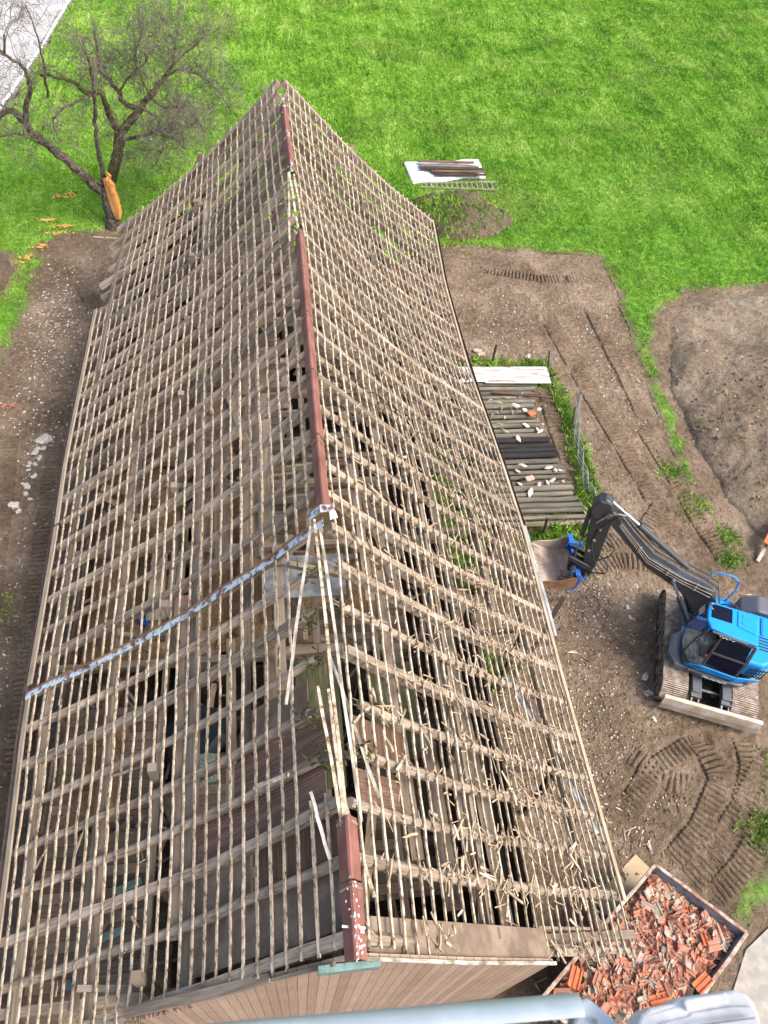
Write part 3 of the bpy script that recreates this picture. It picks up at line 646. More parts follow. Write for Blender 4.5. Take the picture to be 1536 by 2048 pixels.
for k in range(NBL):
    s = .032+.968*(k+.3)/NBL
    x_near = lerp(.75, -5.4, s)
    y0 = (1.52+R.uniform(-.04, .1)) if x_near > -2.7 else 1.2+R.uniform(-.35, .1)+s*.3
    y0 += s*.37
    y1 = 28.55+R.uniform(-.1, .18)
    if k < 2: batten(0, s, y0, 3.7); batten(0, s, 8.75, 18.4); batten(0, s, 18.5, y1); continue
    if k > NBL-4: y1 = 22.9+.25*(k % 2)
    batten2(0, s, y0, y1)
for k in range(NBR):
    s = .022+.978*(k+.3)/NBR; x_near = lerp(.75, 6.72, s)
    y0 = 1.5+R.uniform(-.05, .12) if x_near < 4.5 else 1.62+R.uniform(-.25, .15)
    batten2(1, s, y0, 28.5+R.uniform(-.08, .1))
# loosened bleached battens round the open ridge
for (a, b) in (((-.02, 3.85, 8.9), (-.55, 3.9, 8.3)), ((.62, 8.6, 8.85), (.80, 3.1, 8.66)), ((.72, 8.4, 8.82), (1.02, 3.2, 8.52)), ((.55, 8.5, 8.78), (-.02, 5.2, 8.32)), ((.74, 5.9, 8.55), (1.35, 3.6, 8.25)),
               ((.5, 5.3, 8.72), (.72, 3.1, 8.72)), ((.66, 5.2, 8.8), (.78, 2.9, 8.72)), ((.30, 3.7, 8.5), (.52, 2.7, 8.62)), ((.60, 21.5, 8.8), (.74, 18.5, 8.82)), ((.58, 21.5, 8.8), (.5, 18.2, 8.6)), ((.73, 21.4, 8.78), (.92, 18.4, 8.65)), ((.7, 3.9, 8.55), (1.12, 2.2, 8.4))):
    mb = MB(); mb.bar(a, b, .05, .03, jit=.12, n=5, wob=.012); mb.build('loose_batten', M['white'] if R.random() < .5 else M['batten'], barn)
# ridge caps: folded sheet following the ridge
def ridgecap(y0, y1, w=.22, bite=0.0, lift=.10):
    mb = MB(); n = max(2, int((y1-y0)/.5)); prev = None; vs = []; fs = []; uvs = []
    for k in range(n+1):
        Y = lerp(y0, y1, k/n); c = roofp(1, 0, Y); w1 = w*(1+.03*math.sin(Y*3)); z = c.z+lift+.012*math.sin(Y*2.3)
        prof = [(-w1, -.235), (-w1*.55, -.125), (-.035, -.005), (0, .012), (.035, -.005), (w1*.55, -.12), (w1, -.225), (w1*.98, -.25), (w1*.5, -.14), (0, -.03), (-w1*.5, -.14), (-w1*.98, -.26)]
        if w > .26: prof = [(-w1, -.20), (-w1*.7, -.16), (-.03, -.004), (0, .0), (.03, -.004), (w1*.7, -.15), (w1, -.19), (w1*.98, -.21), (w1*.5, -.13), (0, -.03), (-w1*.5, -.13), (-w1*.98, -.22)]
        m0 = len(vs); vs += [(c.x+a, Y, z+b) for a, b in prof]; q = len(prof)
        if k:
            for j in range(q):
                a = m0-q+j; b = m0-q+(j+1) % q; fs.append((a, b, b+q, a+q)); uvs.append([(0, 0), (.1, 0), (.1, .1), (0, .1)])
    q = 12; fs.append(tuple(range(q))); uvs.append([(0, 0)]*q); fs.append(tuple(len(vs)-q+j for j in range(q))); uvs.append([(0, 0)]*q)
    mb.add(vs, fs, uvs); return mb.build('ridge_cap', M['cap'], barn)
caps = [(1.42, 2.35, .155), (2.38, 3.22, .15), (8.95, 10.9, .135), (10.95, 12.9, .135), (12.95, 14.9, .13), (14.95, 16.7, .135), (16.75, 18.45, .13), (21.9, 24.0, .13), (24.05, 26.3, .13)]
for a, b, w_ in caps:
    cp = ridgecap(a, b, w_)
    st = MB(); c = roofp(1, 0, b-.06); z = c.z+.125
    st.path([(c.x-w_*1.02, b-.08, z-.245), (c.x, b-.06, z+.004), (c.x+w_*1.02, b-.08, z-.24)], .035, .012, up=(0, .2, 1)); st.build('cap_clip', M['worn'] if a > 3 else M['fascia'], cp)
# flakes of bare metal and plaster crust on the near and far caps
fl = MB()
for (y, dx, n_, sp) in ((2.05, .0, 5, .05), (1.75, .02, 26, .10), (2.25, .0, 6, .05), (1.5, .03, 10, .06), (24.0, 0, 14, .12), (25.9, 0, 12, .1), (26.25, -.02, 12, .1), (22.0, 0, 22, .12)):
    for q in range(n_):
        Y = y+R.gauss(0, sp*1.3); xx = dx+R.gauss(0, .035); c = roofp(1, 0, Y); zz = c.z+.10+.012*math.sin(Y*2.3)-abs(xx)*1.0*.75
        r = R.uniform(.006, .019)*(1.6 if y > 10 else 1); a = [R.uniform(.5, 1.3)*r for _ in range(5)]
        fl.add([(c.x+xx+a[j]*math.cos(j*1.257), Y+a[j]*math.sin(j*1.257)*1.4, zz+.017-(.75*a[j]*math.cos(j*1.257)*(1 if xx > 0 else -1))) for j in range(5)]+[(c.x+xx, Y, zz-.01)], [(0, 1, 2, 3, 4), (1, 0, 5), (2, 1, 5), (3, 2, 5), (4, 3, 5), (0, 4, 5)])
tag(fl.build('paint_flakes', M['tarp'], barn), kind='stuff')
fc = MB(); fc.bar((.62, 1.83, 8.72), (.93, 1.78, 8.70), .03, .02); fc.bar((.8, 1.86, 8.79), (.9, 1.72, 8.74), .025, .02); fc.build('white_tie_strip', M['whitepaint'], barn)
# flashing strip down the left slope
mb = MB(); pts = []
for k in range(15):
    s = k/14*1.01; p = roofp(0, s, 8.62+.02*math.sin(k*1.7), .075+.01*math.sin(k*2.1)); pts.append(p)
mb.path(pts, .15, .014, roofp(0, .5, 9, 1)-roofp(0, .5, 9, 0), .10); mb.build('valley_flashing', M['flash'], barn)
mb = MB(); mb.path([p+Vector((0, .085, .03)) for p in pts], .03, .035, (0, 0, 1), .2); mb.build('flashing_lip', M['rust'], barn)
mb = MB(); mb.path([(.55, 8.85, 8.62), (.75, 8.83, 8.88), (.95, 8.85, 8.86), (1.0, 8.7, 8.72)], .16, .03, jit=.3); mb.build('bent_flashing_end', M['flash'], barn)
# eave boards
def alongeave(sd_, s, y0, y1, off, w, h, m, name, jit=.05, step=1.0):
    mb = MB(); n = max(1, int((y1-y0)/step)); pts = [roofp(sd_, s, lerp(y0, y1, k/n), off) for k in range(n+1)]
    mb.path(pts, w, h, roofp(sd_, .5, 9, 1)-roofp(sd_, .5, 9, 0), jit); return mb.build(name, m, barn)
alongeave(1, 1.0, 2.6, 15.2, .035, .14, .03, M['fascia'], 'eave_board'); alongeave(1, 1.0, 15.25, 28.4, .035, .11, .03, M['fascia'], 'eave_board')
alongeave(0, 1.005, 8.9, 13.6, .05, .16, .04, M['fascia'], 'eave_board'); alongeave(0, 1.005, 13.7, 23.2, .05, .14, .04, M['fascia'], 'eave_board'); alongeave(0, 1.0, 1.9, 8.6, .05, .13, .04, M['fascia'], 'eave_board')
alongeave(0, .955, 9, 24, -.16, .16, .14, M['beam'], 'wall_plate'); alongeave(0, .93, 19.5, 28.6, .01, .16, .04, M['board'], 'eave_board')
alongeave(0, .955, 1.0, 9, -.16, .16, .14, M['beam'], 'wall_plate')
alongeave(1, .885, 1.8, 28.2, -.23, .16, .16, M['beam'], 'outer_purlin', .03, 1.7)
alongeave(1, .45, 1.8, 28.2, -.25, .18, .18, M['beam'], 'purlin', .03, 1.7); alongeave(0, .43, 1.8, 28.2, -.25, .18, .18, M['beam'], 'purlin', .03, 1.7)
alongeave(0, .72, 1.8, 28.2, -.25, .15, .15, M['board'], 'purlin', .03, 1.7); alongeave(1, .74, 9, 28.2, -.25, .15, .15, M['board'], 'purlin', .03, 1.7)
alongeave(0, .22, 9.2, 28.2, -.25, .12, .12, M['board'], 'purlin', .03, 1.7)
# gutters: half pipes
def halfpipe(pts, r, m, name, parent=barn):
    mb = MB(); n = 7; vs = []; fs = []; uvs = []
    pts = [Vector(p) for p in pts]
    for i, p in enumerate(pts):
        d = (pts[min(i+1, len(pts)-1)]-pts[max(0, i-1)]).normalized(); x = d.cross(Vector((0, 0, 1))).normalized()
        for rr in (r, r*.9):
            for j in range(n):
                a = math.pi*j/(n-1); vs.append(tuple(p+x*math.cos(a)*rr+Vector((0, 0, -1))*math.sin(a)*rr))
    for i in range(len(pts)-1):
        b0 = i*2*n; b1 = b0+2*n
        for j in range(n-1):
            fs.append((b0+j, b0+j+1, b1+j+1, b1+j)); fs.append((b0+n+j+1, b0+n+j, b1+n+j, b1+n+j+1))
        fs.append((b0, b0+n, b1+n, b1)); fs.append((b0+n-1, b0+2*n-1, b1+2*n-1, b1+n-1))
    mb.add(vs, fs); return mb.build(name, m, parent, smooth=True)
halfpipe([roofp(1, 1.0, y, 0)+Vector((.1, 0, -.07)) for y in (12.2, 15, 18, 21, 24, 28.4)], .075, M['darkmetal'], 'gutter')
halfpipe([roofp(0, 1.0, y, 0)+Vector((-.13, 0, -.06)) for y in (2.0, 5, 8, 11, 14, 17, 20, 23.0)], .07, M['darkmetal'], 'gutter')
mb = MB(); mb.tube([(6.93, 12.4, 3.22), (6.98, 11.2, 3.1), (7.05, 10.2, 2.95), (7.14, 9.1, 2.7)], .075, 10); mb.build('hanging_gutter', M['gutter'], barn, smooth=True)
halfpipe([(5.62, 8.05, 2.75), (5.85, 7.3, 2.8), (6.1, 6.6, 2.75), (6.28, 5.9, 2.85), (6.5, 5.2, 2.85), (6.68, 4.55, 2.8), (6.85, 4.1, 2.75)], .085, M['gutter'], 'hanging_gutter')
# ---- frame below
def pbar(name, a, b, w, h, m='beam', n=1, up=(0, 0, 1), jit=0.04, parent=barn):
    mb = MB(); mb.bar(a, b, w, h, up, jit, n); return mb.build(name, M[m], parent)
BY = [1.9, 5.2, 8.7, 12.0, 15.2, 18.4, 21.6, 24.8, 28.1]
for j, Y in enumerate(BY):
    if j not in (1,): pbar('tie_beam', (-5.5, Y, 3.25), (4.6, Y+.05, 3.3), .17, .19, 'beam', 4)
    pbar('post', (-2.55, Y, 0), (-2.5, Y, 6.0), .16, .16); pbar('post', (3.25, Y, 0), (3.3, Y, 6.1), .16, .16)
    if j % 2 == 0: pbar('post', (.35, Y+.1, 0), (.35, Y+.1, 5.3), .16, .16)
    pbar('post', (6.05, Y+.2, 0), (6.05, Y+.2, 3.55), .13, .13, 'dark'); pbar('cross_beam', (4.4, Y+.25, 3.35), (6.2, Y+.25, 3.5), .11, .12)
    pbar('brace', (-2.5, Y, 4.4), (-1.2, Y+.08, 5.6) if j % 2 else (-3.7, Y+.1, 4.6), .1, .12); pbar('brace', (3.3, Y, 4.6), (3.3, Y+1.2, 5.9), .1, .12)
    if j > 2: pbar('collar_beam', (-2.6, Y+.12, 5.75), (3.4, Y+.12, 5.8), .15, .16)
for Y in YS:
    if Y > 10 and Y < 28: pbar('collar_tie', roofp(0, .2, Y, -.2)+Vector((0, .15, 0)), Vector((1.65, Y+.0, 7.55)), .05, .16, 'board' if R.random() < .7 else 'beam')
for (x, z, w_) in ((-2.55, 5.0, .13), (3.3, 5.0, .13), (-.9, 3.4, .18), (.8, 3.45, .18), (2.2, 3.42, .15), (-4.0, 3.35, .14)): pbar('long_beam', (x, 1.8, z), (x+R.uniform(-.1, .1), 28, z), w_, w_, 'beam', 8)
for (a, b, w_, h_, m_) in (((-1.1, 13.6, 5.95), (-.95, 17.0, 5.95), .22, .05, 'board'), ((-.8, 13.4, 5.99), (-1.3, 15.2, 5.99), .2, .05, 'fascia'), ((-2.0, 10.6, 5.2), (-1.6, 14.5, 5.2), .3, .05, 'board'), ((-1.0, 7.7, 5.3), (1.3, 7.75, 5.3), .2, .2, 'board'),
        ((-3.2, 9.9, 3.3), (-3.2, 12.6, 3.3), .4, .04, 'fascia'), ((-2.75, 9.9, 3.3), (-2.7, 12.7, 3.3), .4, .04, 'board'), ((-.5, 11.5, 6.1), (-.3, 14.2, 6.1), .26, .05, 'fascia'), ((-2.3, 16, 4.8), (-.2, 19.8, 6.4), .1, .14, 'beam'), ((-3.2, 11, 4.1), (-1.2, 13.4, 5.8), .1, .12, 'board'),
        ((4.9, 17.0, 3.6), (4.6, 19.0, 3.4), .25, .08, 'pale'), ((3.4, 17.5, 4.6), (4.6, 17.6, 4.2), .2, .14, 'pale')):
    pbar('attic_board', a, b, w_, h_, m_, 2)
# walls
def wallpoly(name, pts, m, uvf, th=(0, .04, 0)):
    mb = MB(); n = len(pts); t = Vector(th); a = [Vector(p) for p in pts]; b = [p+t for p in a]
    vs = [tuple(p) for p in a+b]; fs = [tuple(range(n)), tuple(range(2*n-1, n-1, -1))]; uvs = [[uvf(vs[i]) for i in f] for f in fs]
    for i in range(n):
        j = (i+1) % n; f = (i, n+i, n+j, j); fs.append(f); uvs.append([uvf(vs[k]) for k in f])
    mb.add(vs, fs, uvs); return mb.build(name, m, barn)
xz = lambda p: (p[0], p[2]); yz = lambda p: (p[1], p[2]); xy = lambda p: (p[0], p[1])
def rz_(x, Y=1.5):
    xr = .77
    return lerp(RZ, EZ, (x-xr)/(6.76-xr)) if x > xr else lerp(RZ, EZ, (xr-x)/(xr+5.4))
gw = wallpoly('gable_wall', [(-2.7, 1.47, 0), (4.4, 1.47, 0), (4.4, 1.47, rz_(4.4)-.12), (2.6, 1.47, rz_(2.6)-.2), (.77, 1.47, RZ-.12), (-.35, 1.47, rz_(-.35)-.18), (-.36, 1.47, rz_(-.36)-.42), (-1.1, 1.47, rz_(-1.1)-.36), (-2.7, 1.47, rz_(-2.7)-.3)], M['wall'], xz, (0, .06, 0))
mb = MB(); mb.path([(.9, 1.45, 8.52), (2.6, 1.44, rz_(2.6)-.15), (4.42, 1.45, rz_(4.4)-.07)], .05, .05, jit=.1); mb.build('verge_strip', M['white'], barn)
mb = MB(); mb.path([(.5, 1.45, 8.4), (-.35, 1.44, rz_(-.35)-.15)], .05, .06, jit=.1); mb.build('verge_strip', M['board'], barn)
mb = MB(); mb.path([(-.36, 1.5, rz_(-.36)-.35), (-1.2, 1.48, rz_(-1.2)-.3), (-2.7, 1.48, rz_(-2.7)-.25)], .14, .12, jit=.2); mb.build('rotten_verge_beam', M['beam'], barn)
mb = MB(); mb.box((.28, 1.36, 8.1), (1.12, 1.455, 8.38)); mb.build('teal_ridge_board', M['teal'], barn, bevel=.01)
mb = MB()
for k in range(26):
    x = R.uniform(-2.7, -1.6); mb.path([(x, 1.46, rz_(x)-.35), (x+R.uniform(-.1, .1), 1.38, rz_(x)-.35-R.uniform(.05, .28))], .04, .02, taper=.4)
tag(mb.build('rotten_splinters', M['brown'], barn), kind='stuff')
# strip of attic lining between gable and first rafters, right of the ridge, and rear beam
wallpoly('verge_lining', [(1.0, 1.55, rz_(1.0)-.32), (4.4, 1.55, rz_(4.4)-.28), (4.4, 2.02, rz_(4.4)-.28), (1.0, 2.02, rz_(1.0)-.32)], M['chip'], lambda p: (p[0], p[1]), (0, 0, -.04))
wallpoly('setback_wall', [(4.43, 2.1, 0), (6.2, 2.1, 0), (6.2, 2.1, 3.4), (4.43, 2.1, 4.6)], M['wall'], xz, (0, .05, 0)); pbar('plate_beam', (4.45, 1.98, 4.2), (6.75, 1.98, 3.3), .16, .16, 'board')
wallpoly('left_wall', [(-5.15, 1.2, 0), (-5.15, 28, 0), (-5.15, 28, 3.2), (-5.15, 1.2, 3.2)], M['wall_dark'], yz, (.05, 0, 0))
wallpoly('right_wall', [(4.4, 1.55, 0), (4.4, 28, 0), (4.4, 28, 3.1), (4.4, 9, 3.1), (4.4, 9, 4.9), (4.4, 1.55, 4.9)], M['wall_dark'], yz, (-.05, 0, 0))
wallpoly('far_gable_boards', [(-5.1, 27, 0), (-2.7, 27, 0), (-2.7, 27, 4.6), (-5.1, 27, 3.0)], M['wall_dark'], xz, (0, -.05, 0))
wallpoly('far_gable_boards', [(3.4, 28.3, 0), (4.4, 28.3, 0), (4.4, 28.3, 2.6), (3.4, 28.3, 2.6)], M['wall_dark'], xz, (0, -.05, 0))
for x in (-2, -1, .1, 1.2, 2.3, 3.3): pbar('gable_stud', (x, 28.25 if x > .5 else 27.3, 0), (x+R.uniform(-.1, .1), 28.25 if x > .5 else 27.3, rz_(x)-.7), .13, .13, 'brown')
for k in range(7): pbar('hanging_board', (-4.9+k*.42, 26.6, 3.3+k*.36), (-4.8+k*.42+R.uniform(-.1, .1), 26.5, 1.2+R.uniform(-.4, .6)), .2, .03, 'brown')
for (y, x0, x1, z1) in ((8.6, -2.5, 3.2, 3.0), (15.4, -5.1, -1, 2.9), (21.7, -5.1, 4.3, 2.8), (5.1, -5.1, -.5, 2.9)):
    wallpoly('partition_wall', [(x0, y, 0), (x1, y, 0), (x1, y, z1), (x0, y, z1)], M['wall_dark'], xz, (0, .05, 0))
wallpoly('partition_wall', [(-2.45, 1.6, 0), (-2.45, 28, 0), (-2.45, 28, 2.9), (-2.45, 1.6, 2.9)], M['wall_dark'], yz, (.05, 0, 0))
# floors
def deck(name, x0, x1, y0, y1, z, m='floorboards', rot=True, tilt=(0, 0)):
    mb = MB(); vs = [(x0, y0, z), (x1, y0, z), (x1, y1, z+tilt[1]), (x0, y1, z+tilt[1]), (x0, y0, z-.05), (x1, y0, z-.05), (x1, y1, z-.05+tilt[1]), (x0, y1, z-.05+tilt[1])]
    fs = [(0, 1, 2, 3), (7, 6, 5, 4), (0, 4, 5, 1), (1, 5, 6, 2), (2, 6, 7, 3), (3, 7, 4, 0)]
    mb.add(vs, fs, [[(vs[i][1] if rot else vs[i][0], vs[i][0] if rot else vs[i][1]) for i in f] for f in fs]); return mb.build(name, M[m], barn)
deck('earth_floor', -5.1, 4.35, 1.6, 28.2, .12, 'mound')
deck('loft_floor', -5.1, -2.9, 1.9, 7.9, 2.75); deck('loft_floor', -5.1, -2.6, 12.5, 21.5, 2.6); deck('loft_floor', -2.4, .3, 22.2, 27.9, 3.1); deck('loft_floor', 1.0, 4.2, 17.5, 25.5, 2.95)
deck('loft_floor', -.6, 3.2, 9.0, 14.8, 2.5); deck('loft_floor', 1.6, 4.2, 3.2, 7.4, 2.7); deck('loft_floor', -2.4, .2, 15.6, 21, 3.0, tilt=(0, 0)); deck('loft_floor', -2.3, -.7, 3.1, 6.4, 3.3)
deck('mossy_floor', .2, 1.15, 5.0, 8.3, 4.6, 'mossy'); deck('loft_floor', -.5, .2, 5.0, 8.2, 4.3, 'board'); deck('mossy_floor', 1.85, 2.9, 5.6, 7.9, 4.2, 'mossy'); deck('grey_sheet', -.5, 1.5, 9.5, 10.7, 4.7, 'greypanel')
def haybed(x0, x1, y0, y1, z, h, seed):
    X, Y = gxy(x0, x1, y0, y1, .09); e = np.minimum(np.minimum(X-x0, x1-X), np.minimum(Y-y0, y1-Y)); w_ = np.clip(e/.6, 0, 1)
    Z = z+w_*(h*vnoise(X, Y, seed, 4, .8)+.12*vnoise(X, Y, seed+1, 3, 5)); return grid('hay_bed', X, Y, Z, M['hay'], None, None, barn)
haybed(-5.05, -2.7, 9.2, 21.3, 2.5, .6, 61); haybed(-2.3, -.3, 9.3, 14.9, 2.55, .55, 63); haybed(.1, 2.8, 10.2, 14.6, 2.4, .5, 65); haybed(-2.3, -.9, 17, 20.8, 2.9, .4, 67); haybed(-5.0, -3.4, 5.0, 7.8, 2.6, .4, 68)
# lining sheets under the left slope near the gable
def liner(s0, s1, y0, y1, off, m, name, corr=True, n=6):
    mb = MB(); vs = []; 
    for k in range(n+1):
        s = lerp(s0, s1, k/n); vs += [tuple(roofp(0, s, y0, off)), tuple(roofp(0, s, y1, off)), tuple(roofp(0, s, y0, off-.02)), tuple(roofp(0, s, y1, off-.02))]
    fs = []; uvs = []
    for k in range(n):
        a = 4*k; u0, u1 = lerp(s0, s1, k/n)*8.2, lerp(s0, s1, (k+1)/n)*8.2
        fs += [(a, a+1, a+5, a+4), (a+2, a+6, a+7, a+3), (a, a+4, a+6, a+2), (a+1, a+3, a+7, a+5)]; uvs += [[(y0, u0), (y1, u0), (y1, u1), (y0, u1)]]*4
    fs += [(0, 2, 3, 1), (4*n, 4*n+1, 4*n+3, 4*n+2)]; uvs += [[(0, 0)]*4]*2
    mb.add(vs, fs, uvs); return mb.build(name, m, barn)
liner(.04, .30, 4.42, 5.08, -.22, M['redcorr'], 'corrugated_lining'); liner(.06, .40, 3.58, 4.28, -.20, M['redcorr'], 'corrugated_lining'); liner(.03, .24, 2.85, 3.42, -.20, M['brown'], 'corrugated_lining')
liner(.02, .24, 1.9, 2.7, -.22, M['chip'], 'lining_board'); liner(.25, .44, 1.95, 2.75, -.24, M['chip'], 'lining_board'); liner(.26, .45, 2.85, 3.45, -.24, M['chip'], 'lining_board'); liner(.12, .28, 5.3, 6.1, -.5, M['chip'], 'lining_board')
def linerR(s0, s1, y0, y1, off, m):
    a, b, c, d_ = roofp(1, s0, y0, off), roofp(1, s1, y0, off), roofp(1, s1, y1, off), roofp(1, s0, y1, off); mb = MB(); e = Vector((0, 0, -.02))
    vs = [tuple(q) for q in (a, b, c, d_, a+e, b+e, c+e, d_+e)]; fs = [(0, 1, 2, 3), (7, 6, 5, 4), (0, 4, 5, 1), (1, 5, 6, 2), (2, 6, 7, 3), (3, 7, 4, 0)]
    mb.add(vs, fs, [[(vs[i][1], vs[i][0]) for i in f] for f in fs]); mb.build('lining_board', m, barn)
linerR(.08, .24, 4.45, 5.1, -.3, M['brown']); linerR(.08, .22, 3.6, 4.2, -.3, M['redcorr']); linerR(.62, .74, 2.8, 6.1, -.9, M['board'])
# attic walkways: long planks along the barn, and odd boards lying about
k = 0
for (x, z, y0, y1, w_) in ((-.35, 5.85, 10.4, 15.6, .24), (-.05, 5.85, 15.4, 19.6, .22), (-.1, 5.86, 6.6, 10.2, .22), (.25, 5.86, 14.7, 16.8, .2), (-1.35, 5.84, 9.6, 13.6, .3), (-1.3, 5.84, 13.8, 20, .22), (-2.0, 5.6, 2.4, 9, .18), (-1.1, 4.9, 2.2, 8.4, .2), (1.9, 5.85, 8.6, 15, .2), (2.2, 5.86, 3.2, 9.4, .22), (2.6, 5.85, 12, 20, .24), (1.6, 5.8, 16, 24, .2), (-2.1, 5.85, 18, 25, .22), (3.9, 4.6, 2.2, 9, .25), (4.1, 4.6, 9, 18, .2), (2.9, 4.9, 2.5, 6, .3)):
    pbar('attic_plank', (x, y0, z), (x+R.uniform(-.12, .12), y1, z+R.uniform(-.1, .05)), w_, .04, 'board', 2)
for (x, y, z, L, a, w_, m_) in [(R.uniform(-4.9, 4.1), R.uniform(2.2, 27.5), R.choice((2.85, 3.45, 3.5, .4, 3.4)), R.uniform(1.0, 3.2), R.uniform(0, 3.14), R.uniform(.1, .24), R.choice(('board', 'board', 'brown', 'beam', 'dark', 'pale'))) for _ in range(78)]:
    x = min(max(x, -4.9+abs(L/2*math.cos(a))), 4.1-abs(L/2*math.cos(a)))
    pbar('strewn_board', (x-L/2*math.cos(a), y-L/2*math.sin(a), z+R.uniform(-.2, .2)), (x+L/2*math.cos(a), y+L/2*math.sin(a), z+R.uniform(-.2, .4)), w_, .035, m_)
# small fittings seen through the roof
mb = MB(); mb.tube([(.25+.62*math.cos(a), 9.3, 6.35+.5*math.sin(a)) for a in [math.pi*q/12 for q in range(13)]], .028, 6); mb.bar((-.4, 9.3, 6.35), (.95, 9.3, 6.35), .05, .05); mb.build('arched_iron_frame', M['rust'], barn)
mb = MB(); mb.path([(.1, 8.2, 8.0), (1.5, 8.2, 7.4)], .1, .1, jit=.2); mb.build('broken_rafter', M['rafter'], barn)

# ------------------------------------------------------------------ things inside the barn
def lumpy(name, c, r, m, seed, sub=2, flat=1.0, jit=.25):
    import bmesh
    bm = bmesh.new(); bmesh.ops.create_icosphere(bm, subdivisions=sub, radius=1.0)
    rr = random.Random(seed)
    for v in bm.verts:
        k = 1+jit*(mnoise.noise(v.co*1.7+Vector((seed*3.1, 0, 0)))*1.6+rr.uniform(-.12, .12)); v.co = Vector((v.co.x*k*r[0], v.co.y*k*r[1], v.co.z*k*r[2]))
    me = bpy.data.meshes.new(name); bm.to_mesh(me); bm.free(); me.materials.append(m); o = bpy.data.objects.new(name, me); C.objects.link(o); o.location = c; return o
mb = MB(); mb.cyl((-.45, 0, .42), (.45, 0, .42), .42, 20); o = mb.build('water_tank', M['greypanel'], None, smooth=True, loc=(-4.75, 22.6, 2.55)); tag(o, 'grey barrel-shaped tank inside the barn, under the far left rafters', 'tank')
mb = MB(); mb.box((-.55, -.35, 0), (.55, .35, .34)); mb.box((-.2, -.3, .34), (.4, .1, .6)); o = mb.build('machine_box', M['greypanel'], None, bevel=.04, loc=(-4.1, 21.2, 2.7)); tag(o, 'dark grey metal box beside the round tank under the rafters', 'machine part')
o = lumpy('black_sheeting', (-2.0, 6.9, 2.9), (.85, .8, .4), M['blackbag'], 3); tag(o, 'crumpled black plastic sheeting in a dark gap of the barn attic', 'plastic sheeting')
o = lumpy('green_cloth', (-1.95, 6.0, 3.35), (.5, .36, .14), M['speck'], 5); tag(o, 'speckled pale green cloth bundle beside the black sheeting', 'cloth')
for q, (x, y, a, L) in enumerate(((-3.75, 3.0, .25, .8), (-3.9, 2.2, -.2, .85), (-3.3, 3.9, .3, .5))):
    mb = MB(); mb.bar((-L/2, 0, 0), (L/2, 0, .05), .14, .03, jit=.1, n=2); o = mb.build('teal_board', M['teal'], None, loc=(x, y, 3.0)); o.rotation_euler.z = a
    tag(o, ('uppermost teal painted board on the near left loft floor', 'broad teal board closest to the near gable wall', 'short teal painted offcut just above the longer teal boards')[q], 'board')
mb = MB(); 
for a in range(3):
    for b_ in range(5): mb.box((a*.17, b_*.09, 0), (a*.17+.155, b_*.09+.078, .07+.05*(b_ % 2)))
o = mb.build('brick_stack', M['tile'], None, bevel=.008, loc=(-2.75, 10.3, 3.0)); tag(o, 'small stack of red bricks on the hay under the left rafters', 'brick stack')
mb = MB(); mb.cyl((0, 0, 0), (0, 0, .5), .15, 14); mb.cyl((0, 0, .5), (0, 0, .56), .07, 10); o = mb.build('blue_canister', M['deepblue'], None, smooth=True, loc=(-3.5, 10.1, 2.7)); tag(o, 'dark blue canister standing under the left rafters', 'canister')

# ------------------------------------------------------------------ excavator
EX = Vector((12.6, 9.45, 0))
F = Vector((-.907, .42, 0)).normalized(); Lf = Vector((-F.y*-1*-1, F.x, 0)); Lf = Vector((-F.y, F.x, 0))
TH = Matrix(((F.x, Lf.x, 0), (F.y, Lf.y, 0), (0, 0, 1)))
A_ = Vector((.368, .93, 0)).normalized(); La = Vector((-A_.y, A_.x, 0)); TU = Matrix(((A_.x, La.x, 0), (A_.y, La.y, 0), (0, 0, 1)))
ex = thing('excavator', 'blue and charcoal tracked excavator with dozer blade, its bucket held beside the barn eave', 'excavator', EX)
def H(): return MB(TH)
def U(): return MB(TU)
def loop(t, r, L):                          # stadium: parameter metres -> (a, z, normal)
    P_ = 2*L+2*math.pi*r; t %= P_
    if t < L: return (-L/2+t, 2*r, (0, 1))
    t -= L
    if t < math.pi*r: a = t/r; return (L/2+r*math.sin(a), r+r*math.cos(a), (math.sin(a), math.cos(a)))
    t -= math.pi*r
    if t < L: return (L/2-t, 0, (0, -1))
    t -= L; a = t/r; return (-L/2-r*math.sin(a), r-r*math.cos(a), (-math.sin(a), -math.cos(a)))
